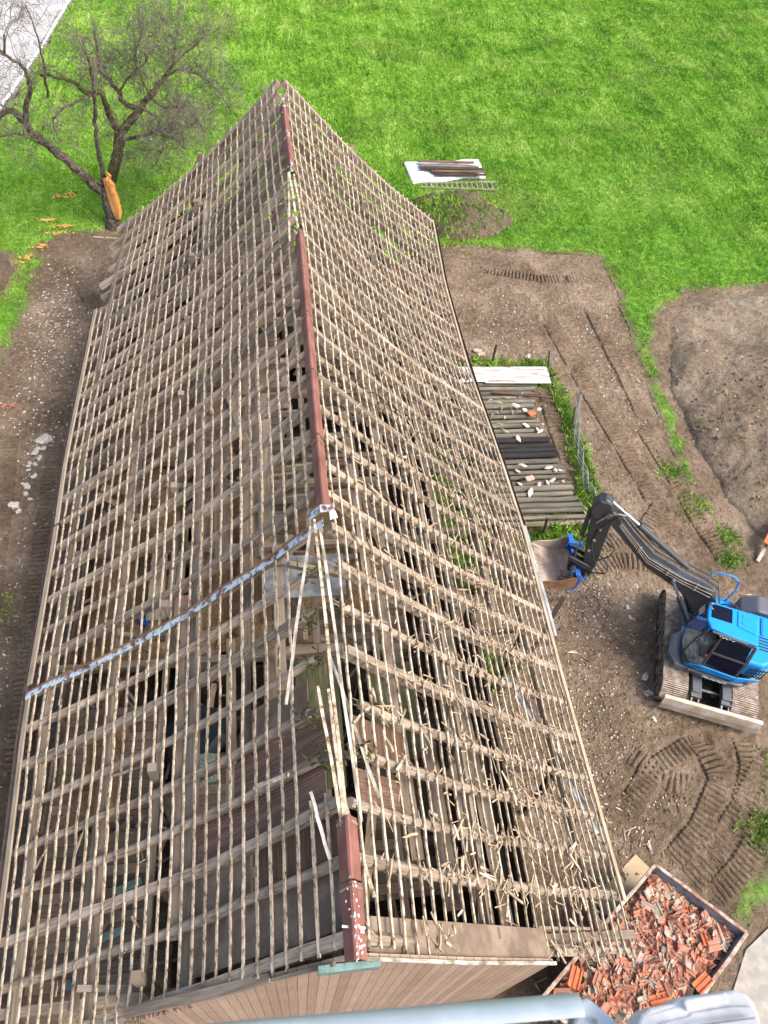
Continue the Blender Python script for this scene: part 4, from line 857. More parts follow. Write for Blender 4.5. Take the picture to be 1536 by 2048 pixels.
for c0, c1 in ((.62, 1.36), (-1.38, -.64)):
    tr = U(); sh = U(); r = .365; L_ = 2.98; P_ = 2*L_+2*math.pi*r; n = 52; pitch = P_/n
    for i in range(n):
        t0 = i*pitch
        for qi, (ta, tb, hh) in enumerate(((.004, pitch-.012, .02), (.012, .036, .06), (pitch*.4, pitch*.4+.024, .055), (pitch*.75, pitch*.75+.024, .06))):
            a0, z0, n0 = loop(t0+ta, r, L_); a1, z1, n1 = loop(t0+tb, r, L_); cc0, cc1 = c0+R.uniform(0, .006), c1-R.uniform(0, .006)
            q = [(a0, z0, n0, 0), (a1, z1, n1, 0), (a1, z1, n1, hh), (a0, z0, n0, hh)]; vs = [(a+nn[0]*h_, c, z+nn[1]*h_+.03) for c in (cc0, cc1) for (a, z, nn, h_) in q]
            (sh if qi == 0 else tr).add([(v[0], v[1], v[2]) for v in vs], [(0, 1, 2, 3), (7, 6, 5, 4), (0, 4, 5, 1), (1, 5, 6, 2), (2, 6, 7, 3), (3, 7, 4, 0)])
    bt = sh.build('track_belt', M['trackbase'], ex); tr.build('grousers', M['track'], bt)
    fr = U(); pl = [(-1.5, .1), (1.5, .1), (1.75, .39), (1.5, .68), (-1.5, .68), (-1.75, .39)]
    fr.prism([(p[0], p[1]) for p in pl], 1, c0+.06 if c0 > 0 else c0+.05, c1-.05); fr.build('track_frame', M['mudtrack'], ex)
    for k in range(7):
        ro = U(); ro.cyl((-1.35+k*.45, c0+.02, .17), (-1.35+k*.45, c1-.02, .17), .12, 12); ro.build('track_roller', M['mudtrack'], bt)
    for a in (-1.49, 1.49):
        ro = U(); ro.cyl((a, c0+.03, .40), (a, c1-.03, .40), .30, 20); ro.build('drive_wheel', M['mudtrack'], bt)
mb = U(); mb.box((-.95, -.62, .35), (.95, .62, .72)); mb.box((-.5, -.95, .4), (.5, .95, .62)); mb.build('undercarriage', M['charcoal'], ex, bevel=.03)
mb = U(); mb.cyl((0, 0, .7), (0, 0, .98), .55, 28); mb.build('slew_ring', M['rubber'], ex)
# dozer blade with arms
mb = U(); prof = [(-2.02, .85), (-2.10, .80), (-2.16, .55), (-2.15, .30), (-2.05, .12), (-2.0, .12), (-2.08, .32), (-2.09, .55), (-2.04, .76), (-1.98, .82)]
mb.prism(prof, 1, -1.47, 1.30)
# the prism runs in (a, z): shift sideways so that both ends follow the photo
bl = mb.build('dozer_blade', M['bladem'], ex, bevel=.012)
for c in (.36, -.5):
    mb = U(); mb.path([(-.75, c, .62), (-1.75, c, .66)], .3, .12); mb.path([(-1.7, c+.1, .56), (-2.05, c+.1, .45)], .05, .16); mb.path([(-1.7, c-.1, .56), (-2.05, c-.1, .45)], .05, .16); mb.build('blade_arm', M['steelgrey'], ex, bevel=.01)
    mb = U(); mb.path([(-.7, c, .74), (-1.62, c, .76)], .27, .05); mb.build('blade_cylinder_guard', M['grey'], ex, bevel=.01)
mb = U(); mb.cyl((-1.35, -.5, .5), (-1.35, .36, .5), .045); mb.build('blade_cross_tube', M['steelgrey'], ex, smooth=True)
for q in range(3):
    mb = U(); mb.tube([(-.6, -.1+.1*q, .6), (-1.0, -.18+.12*q, .55), (-1.2, -.1+.08*q, .5), (-1.5, -.3+.05*q, .5)], .018, 6); mb.build('hydraulic_hose', M['rubber'], ex, smooth=True)
# upper structure
def arc(r, a0, a1, n, sx=1.0): return [(r*sx*math.cos(math.radians(lerp(a0, a1, k/n))), r*math.sin(math.radians(lerp(a0, a1, k/n)))) for k in range(n+1)]
rear = arc(1.40, 118, 242, 16, 1.12)
mb = H(); mb.prism(rear+[(.2, -1.3), (1.0, -1.2), (1.0, .0), (1.28, .25), (1.32, .85), (1.1, 1.2), (0, 1.27)], 2, .98, 1.16); mb.build('deck', M['grey'], ex, bevel=.03)
mb = H(); mb.prism(arc(1.43, 124, 236, 18, 1.12)+[(-.75, -1.05), (-.75, 1.05)], 2, 1.12, 1.50); mb.build('counterweight', M['grey'], ex, smooth=False, bevel=.05)
mb = H(); mb.prism(arc(1.38, 127, 205, 14, 1.12)+[(-1.0, -.62), (-.44, -.62), (-.44, 1.12)], 2, 1.5, 2.2); hood = mb.build('engine_hood', M['blue'], ex, bevel=.09)
for k in range(5):
    mb = H(); mb.box((-1.2, .15+k*.1, 2.2), (-.62-.05*k, .19+k*.1, 2.212)); mb.build('hood_vent', M['rubber'], hood)
for k in range(3):
    for j in range(7):
        mb = H(); f = -.62-j*.075; l_ = 1.22-(abs(f)-.44)*.16; mb.path([(f, l_+.02, 1.62+k*.17), (f-.035, l_+.01, 1.74+k*.17)], .03, .022, up=(0, 1, 0)); mb.build('side_louvre', M['rubber'], hood)
for k in range(3):
    mb = H(); mb.box((-.9+k*.14, -.5, 2.2), (-.84+k*.14, .1, 2.225)); mb.build('hood_rib', M['deepblue'], hood)
# right side: tank, step box, handrail, valve bank
mb = H(); mb.prism([(-.35, 1.15), (-1.35, 1.15), (-1.35, 2.25), (-.75, 2.25), (-.35, 1.95)], 1, -1.28, -.68); mb.build('fuel_tank', M['grey'], ex, bevel=.05)
mb = H(); mb.box((-.3, -1.28, 1.15), (.28, -.85, 1.62)); mb.box((.1, -1.25, 1.15), (.85, -.9, 1.4)); mb.build('tool_box', M['blue'], ex, bevel=.04)
mb = H(); mb.tube([(-.05, -1.2, 1.62), (-.12, -1.25, 2.2), (-.02, -1.25, 2.62), (.18, -1.25, 2.74), (.62, -1.25, 2.70), (.76, -1.25, 2.6), (.74, -1.22, 2.2), (.7, -1.15, 1.4)], .025, 8); mb.build('handrail', M['blue'], ex, smooth=True)
mb = H(); mb.box((-.3, -.62, 1.15), (.1, -.1, 1.45)); mb.box((-.5, -.62, 1.5), (-.3, -.1, 2.0)); mb.build('valve_block', M['rubber'], ex, bevel=.02)
mb = H(); mb.box((-.46, -.66, 2.0), (-.2, -.05, 2.06)); mb.build('perforated_plate', M['steelgrey'], ex, bevel=.01)
for k in range(6):
    mb = H(); y = -.62+k*.08; mb.tube([(-.35, y, 2.05), (-.1, y-.02, 2.25+.03*(k % 3)), (.2, y+.02, 2.2), (.35, y, 2.0)], .022, 6); mb.build('hydraulic_hose', M['rubber'], ex, smooth=True)
mb = H(); mb.cyl((.62, -1.15, 1.4), (.62, -1.15, 1.75), .1); mb.build('work_light', M['steelgrey'], ex, smooth=True)
class HCab(MB):
    def P(s, p):
        x = p[0]-.10 if p[0] > -.3 else p[0]-.04
        if x > .85: x = .85+(x-.85)*.48
        return tuple(TH @ Vector((x, p[1], p[2])))
def HC(): return HCab()
# cab
cab = HC(); cab.prism([(-.44, -.02), (.95, -.02), (1.22, .22), (1.30, .75), (1.05, 1.17), (-.44, 1.22)], 2, 1.12, 1.24); cabo = cab.build('cab', M['charcoal'], ex, bevel=.03)
mb = HC(); mb.prism([(1.0, .02), (1.10, .28), (1.10, .66), (.92, .90), (.3, 1.0), (-.42, 1.02), (-.44, 0)], 2, 2.80, 2.92); roof = mb.build('cab_roof', M['blue'], cabo, bevel=.05)
mb = HC(); mb.box((.36, .09, 2.915), (.93, .56, 2.93)); mb.build('roof_hatch', M['glassdark'], roof, bevel=.006)
mb = HC(); mb.prism([(-.38, .08), (.22, .08), (.22, .60), (-.38, .72)], 2, 2.915, 2.945); mb.build('roof_panel', M['blue'], roof, bevel=.015)
for k in range(2):
    mb = HC(); mb.box((-.28, .18+k*.2, 2.94), (.1, .30+k*.2, 2.956)); mb.build('roof_pressing', M['blue'], roof, bevel=.007)
mb = HC(); mb.cyl((-.5, .72, 2.2), (-.5, .72, 2.42), .04); mb.cyl((-.52, .78, 2.38), (-.42, .82, 2.38), .05); mb.build('work_light', M['grey'], roof, smooth=True)
mb = HC(); mb.tube([(.9, .12, 2.94), (1.0, .15, 3.0), (.98, .3, 3.0), (.9, .3, 2.94)], .018, 6); mb.build('roof_grip', M['worn'], roof, smooth=True)
def hplate(pts, m, name, parent=cabo, th=.015):
    pts = [Vector(p) for p in pts]; nn = (pts[1]-pts[0]).cross(pts[2]-pts[0]).normalized()*th; n = len(pts); mb = HC()
    vs = [tuple(p) for p in pts]+[tuple(p+nn) for p in pts]; fs = [tuple(range(n)), tuple(range(2*n-1, n-1, -1))]+[(i, n+i, n+(i+1) % n, (i+1) % n) for i in range(n)]
    mb.add(vs, fs); return mb.build(name, m, parent)
def hbar(pts, w, h, m, name, parent=cabo, up=(0, 0, 1)):
    mb = HC(); mb.path(pts, w, h, up); return mb.build(name, m, parent, bevel=.008)
# side: door window pair, sloping outward
hplate([(-.32, 1.03, 2.74), (.52, 1.00, 2.76), (.56, 1.16, 2.25), (-.36, 1.17, 2.22)], M['glassdark'], 'door_window'); hplate([(-.36, 1.185, 2.16), (.56, 1.17, 2.18), (.55, 1.235, 1.70), (-.34, 1.25, 1.66)], M['glassdark'], 'door_window')
hbar([(-.40, 1.02, 2.79), (.56, .98, 2.80), (.60, 1.17, 2.2), (.58, 1.25, 1.62)], .07, .06, M['charcoal'], 'door_frame', up=(0, 1, .3)); hbar([(-.40, 1.02, 2.79), (-.42, 1.19, 2.2), (-.40, 1.27, 1.6)], .08, .06, M['charcoal'], 'door_frame', up=(0, 1, .3)); hbar([(-.42, 1.19, 2.19), (.6, 1.18, 2.21)], .06, .07, M['charcoal'], 'door_frame', up=(0, 1, .3))
hbar([(.94, .90, 2.82), (1.2, .95, 2.3), (1.3, .93, 1.6), (1.22, .98, 1.24)], .07, .06, M['charcoal'], 'front_pillar'); hbar([(1.02, .03, 2.82), (1.25, .05, 2.3), (1.34, .10, 1.6), (1.25, .15, 1.24)], .06, .05, M['charcoal'], 'front_pillar')
hbar([(1.30, .10, 1.55), (1.42, .35, 1.52), (1.42, .72, 1.50), (1.30, .96, 1.48), (.9, 1.2, 1.46), (.55, 1.26, 1.46)], .06, .09, M['charcoal'], 'lower_cab_rail')
hbar([(1.36, .14, 1.32), (1.46, .4, 1.30), (1.46, .72, 1.30), (1.33, .98, 1.30)], .03, .03, M['deepblue'], 'front_guard_bar'); hbar([(1.36, .14, 1.62), (1.46, .4, 1.60), (1.46, .66, 1.60)], .03, .03, M['deepblue'], 'front_guard_bar')
hplate([(1.04, .08, 2.78), (1.08, .80, 2.78), (1.36, .86, 1.60), (1.33, .14, 1.60)], M['glass'], 'windscreen'); hplate([(.66, 1.0, 2.74), (.93, .92, 2.76), (1.26, .98, 1.7), (.66, 1.25, 1.66)], M['glass'], 'front_side_window')
hplate([(-.42, 1.20, 1.24), (.62, 1.20, 1.24), (.60, 1.28, 1.60), (-.44, 1.30, 1.58)], M['blue'], 'door_panel', th=-.03); hplate([(.62, 1.20, 1.24), (1.02, 1.12, 1.24), (.9, 1.22, 1.44), (.60, 1.28, 1.60)], M['blue'], 'door_panel', th=-.03)
hplate([(-1.05, 1.03, 1.22), (-.42, 1.22, 1.22), (-.44, 1.30, 1.60), (-1.1, 1.10, 1.52)], M['blue'], 'rear_side_panel', th=-.03)
hplate([(1.04, .04, 1.255), (1.2, .3, 1.255), (1.22, .78, 1.255), (.9, 1.05, 1.255), (.4, 1.1, 1.255), (.4, .04, 1.255)], M['steelgrey'], 'cab_floor', th=.01)
for k in range(5): hbar([(.55+.13*k, .2+.03*k, 1.275), (.62+.12*k, .55, 1.275), (.55+.13*k, .9-.03*k, 1.275)], .02, .01, M['steelgrey'], 'floor_mat_rib')
mb = HC(); mb.box((-.15, .3, 1.3), (.35, .8, 1.62)); mb.box((-.25, .32, 1.6), (-.08, .78, 2.3)); mb.build('seat', M['rubber'], cabo, bevel=.05)
mb = HC(); mb.box((.42, .85, 1.5), (.55, .98, 1.62)); mb.build('red_cushion', M['orangep'], cabo, bevel=.03)
hbar([(.55, .3, 1.3), (.7, .3, 1.7)], .03, .03, M['rubber'], 'control_lever'); hbar([(.55, .75, 1.3), (.72, .75, 1.7)], .03, .03, M['rubber'], 'control_lever')
hplate([(1.03, -.02, 2.72), (1.3, -.03, 2.1), (1.25, .10, 2.1), (.98, .12, 2.72)], M['glass'], 'side_mirror'); hplate([(1.12, .02, 2.70), (1.22, .02, 2.42), (1.24, .26, 2.42), (1.13, .26, 2.70)], M['plastic'], 'cab_visor')
hbar([(-.43, .0, 2.8), (-.43, .0, 1.24)], .07, .07, M['charcoal'], 'rear_pillar')
# boom in the plane l = -.5
LB = -.48
def plate(name, pts, l0, l1, m, bevel=.03, parent=ex):
    mb = H(); mb.prism(pts, 1, l0, l1); return mb.build(name, m, parent, bevel=bevel)
plate('boom', [(.30, 1.45), (.75, 1.38), (1.2, 2.12), (1.7, 2.55), (2.8, 3.06), (4.35, 4.45), (4.58, 4.72), (4.42, 4.90), (4.2, 4.80), (2.75, 3.50), (1.7, 3.10), (1.05, 2.95), (.62, 2.6), (.35, 2.0)], LB-.165, LB+.165, M['charcoal'], .04)
plate('boom_foot_bracket', [(.1, 1.15), (1.0, 1.15), (.8, 1.75), (.3, 1.75)], LB-.32, LB-.22, M['deepblue'], .01); plate('boom_foot_bracket', [(.1, 1.15), (1.0, 1.15), (.8, 1.75), (.3, 1.75)], LB+.22, LB+.32, M['deepblue'], .01)
def cyl(a, b, r, split, names=('cylinder_barrel', 'cylinder_rod'), dl=0.0):
    a = Vector((a[0], LB+dl, a[1])); b = Vector((b[0], LB+dl, b[1])); c = a.lerp(b, split)
    mb = H(); mb.cyl(a, c, r, 14); mb.cyl(c, c+(b-a).normalized()*.05, r*1.15, 14); o1 = mb.build(names[0], M['charcoal'], ex, smooth=True)
    mb = H(); mb.cyl(c, b, r*.55, 12); mb.build(names[1], M['chrome'], o1, smooth=True)
cyl((1.75, 3.42), (4.50, 5.12), .085, .62)
for dl in (-.27, .27): cyl((.85, 1.3), (1.95, 2.95), .075, .6, dl=dl)
mb = H(); mb.cyl((1.95, LB-.3, 2.95), (1.95, LB+.3, 2.95), .06); mb.cyl((4.38, LB-.24, 4.72), (4.38, LB+.24, 4.72), .09, 18); mb.build('boom_pin', M['steelgrey'], ex, smooth=True)
for k, (dl, dz) in enumerate(((-.14, .10), (-.05, .13), (.06, .12), (.15, .09), (.10, .06))):
    mb = H(); mb.tube([(.35, LB+dl, 2.25), (.72, LB+dl*1.1, 2.9+dz), (1.15, LB+dl, 3.12+dz), (1.75, LB+dl, 3.28+dz), (2.8, LB+dl, 3.66+dz), (3.6, LB+dl, 4.30+dz), (4.05, LB+dl, 4.72+dz)], .016, 6); mb.build('hydraulic_line', M['steelgrey'] if k % 2 else M['rubber'], ex, smooth=True)
for k, z in enumerate((.25, .42, .1)):
    mb = H(); mb.tube([(.8, LB+.18, 2.55+z), (1.75, LB+.18, 2.85+z*.6), (2.85, LB+.18, 3.25+z*.6), (4.0, LB+.18, 4.4+z*.4)], .012, 6); mb.build('hydraulic_line', M['worn'], ex, smooth=True)
    for f in (1.3, 2.2, 3.2): 
        mb = H(); zz = np.interp(f, (.8, 1.75, 2.85, 4.0), (2.55+z, 2.85+z*.6, 3.25+z*.6, 4.4+z*.4)); mb.box((f-.03, LB+.165, zz-.03), (f+.03, LB+.205, zz+.03)); mb.build('line_clamp', M['worn'], ex)
plate('stick', [(4.62, 5.22), (4.40, 5.12), (4.22, 4.72), (4.20, 4.35), (4.05, 2.55), (4.08, 2.05), (4.30, 1.95), (4.42, 2.4), (4.72, 4.0), (4.86, 4.7), (4.80, 5.1)], LB-.15, LB+.15, M['charcoal'], .04)
plate('stick_head', [(4.35, 4.40), (4.75, 4.45), (4.90, 4.8), (4.75, 5.15), (4.45, 5.16), (4.28, 4.8)], LB-.20, LB+.20, M['charcoal'], .04)
cyl((4.86, 4.55), (4.72, 2.85), .065, .62)
hp_ = lambda pts, r=.02, m='rubber': (lambda mb: (mb.tube(pts, r, 6), mb.build('hydraulic_hose', M[m], ex, smooth=True)))(H())
hp_([(4.0, LB+.1, 4.75), (4.15, LB+.32, 4.9), (4.4, LB+.36, 4.6), (4.45, LB+.22, 4.1), (4.5, LB+.2, 3.5)]); hp_([(3.9, LB+.0, 4.7), (4.2, LB+.3, 5.0), (4.45, LB+.33, 4.8), (4.6, LB+.2, 4.3)], m='worn', r=.018); hp_([(4.45, LB+.17, 3.4), (4.3, LB+.35, 3.1), (4.1, LB+.36, 2.7), (4.15, LB+.2, 2.3)]); hp_([(4.1, LB+.16, 3.0), (3.75, LB+.25, 2.7), (3.7, LB+.2, 2.3), (4.1, LB+.1, 2.0)]); hp_([(4.0, LB-.1, 3.3), (3.7, LB-.2, 3.0), (3.75, LB-.2, 2.6), (4.1, LB-.1, 2.3)])
for k in range(4): hp_([(4.62+.03*k, LB-.1+.06*k, 3.4), (4.74, LB-.1+.06*k, 3.0), (4.70, LB-.12+.08*k, 2.5), (4.62, LB-.1+.05*k, 2.15)], .017, 'steelgrey' if k % 2 else 'rubber')
for z in (3.0, 3.5, 4.0): 
    mb = H(); mb.box((4.38, LB+.14, z), (4.46, LB+.19, z+.06)); mb.build('line_clamp', M['worn'], ex)
# linkage, tilt head
plate('linkage', [(4.15, 2.35), (4.25, 2.45), (4.85, 2.62), (4.88, 2.5), (4.3, 2.25)], LB-.24, LB-.18, M['charcoal'], .01); plate('linkage', [(4.15, 2.35), (4.25, 2.45), (4.85, 2.62), (4.88, 2.5), (4.3, 2.25)], LB+.18, LB+.24, M['charcoal'], .01)
plate('tilt_head', [(4.05, 2.2), (4.35, 2.3), (4.75, 2.35), (4.8, 2.1), (4.75, 1.85), (4.3, 1.75), (4.05, 1.9)], LB-.17, LB+.17, M['rubber'], .05)
mb = H(); mb.cyl((4.62, LB-.36, 2.15), (4.62, LB+.36, 2.15), .09); mb.cyl((4.2, LB-.28, 1.95), (4.2, LB+.3, 1.95), .07); mb.build('tilt_cylinder', M['charcoal'], ex, smooth=True)
mb = H(); mb.cyl((4.2, LB+.3, 1.95), (4.2, LB+.34, 1.95), .05); mb.cyl((4.62, LB+.36, 2.15), (4.62, LB+.4, 2.15), .05); mb.build('pin_cap', M['deepblue'], ex, smooth=True)
mb = H(); mb.box((4.4, LB+.2, 1.9), (4.6, LB+.215, 1.96)); mb.build('orange_marking', M['orangep'], ex)
# bucket: section in (t, z), width along w
tx = Vector((-.995, .10, 0)).normalized(); wy = Vector((.10, .995, 0)).normalized(); TB = Matrix(((tx.x, wy.x, 0), (tx.y, wy.y, 0), (0, 0, 1)))
BO = Vector((8.27, 12.18, 1.60))-EX
class BB(MB):
    def P(s, p): return tuple(TB @ Vector(p)+BO)
sec = [(.62, .02), (.35, -.16), (.05, -.30), (-.22, -.34), (-.42, -.24), (-.55, -.02), (-.56, .20), (-.48, .38)]
mb = BB(); vs = []; n = len(sec)
for w_ in (-.74, .74):
    for (t_, z_) in sec: vs.append((t_, w_*(1.0 if t_ > .3 else 1.0), z_))
    for i, (t_, z_) in enumerate(sec):
        a, b_ = Vector((*sec[max(0, i-1)], 0)), Vector((*sec[min(n-1, i+1)], 0)); d_ = (b_-a).normalized(); nn = Vector((-d_.y, d_.x, 0))*-.03; vs.append((t_-nn.x*-1*-1, w_, z_+(-.03 if i < 5 else 0)) if i < 5 else (t_-.03, w_, z_))
fs = []
for i in range(n-1):
    fs += [(i, i+1, 2*n+i+1, 2*n+i), (n+i+1, n+i, 3*n+i, 3*n+i+1)]
fs += [(0, 2*n, 3*n, n), (n-1, 2*n-1, 4*n-1, 3*n-1)]+[(i, n+i, n+i+1, i+1) for i in range(n-1)]+[(2*n+i, 2*n+i+1, 3*n+i+1, 3*n+i) for i in range(n-1)]
mb.add(vs, fs); bk = mb.build('bucket', M['bucketm'], ex)
for w_ in (-.76, .745):
    mb = BB(); mb.prism([(t_, z_-.0) for t_, z_ in sec]+[(-.30, .30), (.05, .12), (.4, .10)], 1, w_, w_+.025); mb.build('bucket_side_plate', M['rust'] if w_ < 0 else M['bucketm'], bk)
mb = BB(); mb.prism([(-.57, -.12), (-.64, .20), (-.52, .50), (-.36, .52), (-.50, .2), (-.5, -.05)], 1, -.76, .76); mb.build('bucket_back', M['deepblue'], bk, bevel=.01)
mb = BB(); mb.prism([(-.30, -.36), (-.5, -.28), (-.6, -.05), (-.57, -.03), (-.46, -.24), (-.29, -.33)], 1, -.77, .77); mb.build('bucket_rear_skin', M['deepblue'], bk)
mb = BB(); mb.cyl((-.47, -.5, .42), (-.47, .78, .42), .055); mb.build('bucket_lip_tube', M['deepblue'], bk, smooth=True)
for w_ in (-.3, .34): mb = BB(); mb.prism([(-.25, .3), (-.3, .58), (-.75, .60), (-.8, .3), (-.55, .1)], 1, w_, w_+.06); mb.build('bucket_ear', M['deepblue'], bk, bevel=.01)
for k in range(5): mb = BB(); w_ = -.66+k*.315; mb.path([(.42, w_+.03, -.09), (.62, w_+.03, .045), (.86, w_+.03, .13)], .09, .05, taper=.6); mb.build('bucket_tooth', M['bucketm'], bk, bevel=.005)
mb = BB()
for _ in range(26):
    t_, w_ = R.uniform(-.42, -.12), R.uniform(-.6, -.1); z_ = -.27+R.uniform(0, .12); mb.path([(t_, w_, z_), (t_+R.uniform(-.09, .09), w_+R.uniform(-.09, .09), z_+R.uniform(-.02, .05))], .07, .04)
mb.build('rubble_load', M['tile2'], bk)
# lettering
def text(body, size, loc, xdir, ydir, m, parent, name='lettering', ext=.004):
    cu = bpy.data.curves.new(name, 'FONT'); cu.body = body; cu.size = size; cu.extrude = ext; cu.align_x = 'CENTER'; cu.align_y = 'CENTER'
    tmp = bpy.data.objects.new(name, cu); C.objects.link(tmp); bpy.context.view_layer.update(); dg = bpy.context.evaluated_depsgraph_get()
    me = bpy.data.meshes.new_from_object(tmp.evaluated_get(dg)); bpy.data.objects.remove(tmp); bpy.data.curves.remove(cu)
    me.materials.clear(); me.materials.append(m); o = bpy.data.objects.new(name, me); C.objects.link(o)
    x = (TH @ Vector(xdir)).normalized(); y = (TH @ Vector(ydir)); y = (y-x*y.dot(x)).normalized(); z = x.cross(y); p = TH @ Vector(loc)
    o.matrix_world = Matrix(((x.x, y.x, z.x, p.x), (x.y, y.y, z.y, p.y), (x.z, y.z, z.z, p.z), (0, 0, 0, 1))); o.parent = parent; return o
text('VOLVO', .135, (.30, 1.01, 2.845), (1, 0, 0), (0, .55, -1), M['whitepaint'], roof) if False else text('VOLVO', .135, (.34, 1.02, 2.835), (-1, .03, 0), (0, -.5, 1), M['whitepaint'], roof)
mb = H(); mb.path([(-.2, 1.025, 2.83), (.75, .965, 2.83)], .05, .12, up=(0, .3, 1)); mb.build('roof_side_trim', M['charcoal'], roof)
mb = H(); mb.path([(.75, 1.255, 1.14), (-.75, 1.235, 1.10)], .05, .15, up=(0, .3, 1)); mb.build('side_skirt', M['charcoal'], ex)
text('MECALNOW', .12, (-.05, 1.29, 1.12), (-1, 0, 0), (0, -.4, 1), M['whitepaint'], ex)

m, t, b = mat('mixed_tile_shards', .85); tc = nd(t, 'TexCoord'); vo = nd(t, 'TexVoronoi'); vo.inputs['Scale'].default_value = 9; t.links.new(tc.outputs['Object'], vo.inputs['Vector'])
t.links.new(ramp(t, vo.outputs['Color'], [(.15, (.16, .10, .075)), (.35, (.36, .12, .06)), (.55, (.44, .2, .13)), (.8, (.36, .31, .24))]), b.inputs['Base Color']); M['tilemix'] = m
# ------------------------------------------------------------------ skip full of broken roof tiles
SK = [Vector((8.63, 3.62)), Vector((10.3, 2.0)), Vector((6.83, -.45)), Vector((5.16, 1.23))]
cx_, cy_ = sum(p.x for p in SK)/4, sum(p.y for p in SK)/4
skip = thing('skip_container', 'blue-grey open steel skip with rusty rim, heaped with broken roof tiles', 'skip', (cx_, cy_, 0))
ZT = 1.2
bot = [Vector((cx_, cy_)).lerp(p, .86) for p in SK]
for i in range(4):
    a, b_ = SK[i], SK[(i+1) % 4]; c_, d_ = bot[(i+1) % 4], bot[i]; nn = (b_-a).normalized(); nn = Vector((-nn.y, nn.x)); nn = nn if nn.dot(Vector((cx_, cy_))-a) > 0 else -nn; t_ = nn*.03
    mb = MB(Matrix.Translation((-cx_, -cy_, 0))); q = [(a.x, a.y, ZT), (b_.x, b_.y, ZT), (c_.x, c_.y, .1), (d_.x, d_.y, .1)]; q2 = [(x+t_.x, y+t_.y, z) for x, y, z in q]
    mb.add(q+q2, [(0, 1, 2, 3), (7, 6, 5, 4), (0, 4, 5, 1), (1, 5, 6, 2), (2, 6, 7, 3), (3, 7, 4, 0)]); mb.build('side_wall', M['skipm'], skip)
    mb = MB(Matrix.Translation((-cx_, -cy_, 0))); mb.bar((a.x, a.y, ZT+.02), (b_.x, b_.y, ZT+.02), .085, .07, jit=.05, n=6, wob=.008); mb.build('rim', M['skiprim'], skip, bevel=.012)
    for f in (.25, .5, .75):
        p = a.lerp(b_, f); q_ = d_.lerp(c_, f); mb = MB(Matrix.Translation((-cx_, -cy_, 0))); mb.path([(p.x-t_.x, p.y-t_.y, ZT-.05), (q_.x-t_.x, q_.y-t_.y, .12)], .08, .06, up=(t_.x, t_.y, 0)); mb.build('stiffener', M['skipm'], skip)
mb = MB(Matrix.Translation((-cx_, -cy_, 0))); mb.prism([(p.x, p.y) for p in bot], 2, .06, .12); mb.build('floor_plate', M['skipm'], skip)
def skz(u, v):                             # pile height above ground at skip coordinates 0..1
    e = min(u, 1-u, v, 1-v); 
    return ZT-.30+min(e*1.6, .30)+.06*math.sin(u*9+v*5)
def skp(u, v): return SK[0].lerp(SK[1], u).lerp(SK[3].lerp(SK[2], u), v)
X, Y = np.meshgrid(np.linspace(.03, .97, 40), np.linspace(.02, .98, 64)); XX, YY, ZZ = X.copy(), Y.copy(), X*0
for i in range(X.shape[0]):
    for j in range(X.shape[1]):
        p = skp(X[i, j], Y[i, j]); XX[i, j], YY[i, j] = p.x, p.y; ZZ[i, j] = skz(X[i, j], Y[i, j])-.07
ZZ += (vnoise(XX, YY, 71, 3, 6)-.5)*.12
tag(grid('tile_rubble', XX, YY, ZZ, M['tilemix']), 'crushed tile and mortar rubble filling the skip under the larger fragments', 'rubble', kind='stuff')
mb = MB()
for _ in range(2600):
    u, v = R.uniform(.04, .96), R.uniform(.03, .97); p = skp(u, v); z = skz(u, v)-.04+R.uniform(-.02, .05); a = R.uniform(0, 6.28); L = R.uniform(.03, .09); w = L*R.uniform(.4, .9); tz, ty = R.gauss(0, .5), R.gauss(0, .5); ca, sa = math.cos(a), math.sin(a)
    q = [(-L, -w), (L, -w*R.uniform(.5, 1)), (L*R.uniform(.6, 1), w), (-L*.9, w*.8)]; t8 = [(p.x+x*ca-y*sa, p.y+x*sa+y*ca, z+x*tz+y*ty) for x, y in q]; mb.add(t8+[(x, y, zz-.02) for x, y, zz in t8], [(0, 1, 2, 3), (7, 6, 5, 4), (0, 4, 5, 1), (1, 5, 6, 2), (2, 6, 7, 3), (3, 7, 4, 0)])
tag(mb.build('small_tile_shards', M['tilemix']), 'small shards of red tile between the larger fragments in the skip', 'rubble', kind='stuff')
def tilefrag(kind, m, seed):
    rr = random.Random(seed); mb = MB(); Lx = rr.uniform(.11, .34); Wy = rr.uniform(.08, .22)
    if kind == 'whole': Lx, Wy = .40, .25
    prof = [(-.5, 0), (-.44, .03), (-.36, .03), (-.3, 0), (-.08, 0), (-.04, .022), (.04, .022), (.08, 0), (.3, 0), (.36, .03), (.44, .03), (.5, 0)]
    k = rr.randint(0, 5); pr = prof if kind == 'whole' else prof[k:k+7]; w0 = pr[0][0]; w1 = pr[-1][0]; n = len(pr); vs = []
    for e, x in enumerate((-Lx/2, Lx/2)):
        for (p, h_) in pr:
            xx = x+(0 if kind == 'whole' else rr.uniform(-.04, .04)); vs.append((xx, (p-(w0+w1)/2)*Wy/(w1-w0), h_)); 
        for (p, h_) in pr: vs.append((x, (p-(w0+w1)/2)*Wy/(w1-w0), h_-.02))
    fs = []
    for i in range(n-1): fs += [(i, i+1, 2*n+i+1, 2*n+i), (n+i+1, n+i, 3*n+i, 3*n+i+1), (i, n+i, n+i+1, i+1), (2*n+i, 2*n+i+1, 3*n+i+1, 3*n+i)]
    fs += [(0, 2*n, 3*n, n), (n-1, 2*n-1, 4*n-1, 3*n-1)]; mb.add(vs, fs); return mb
protos = []
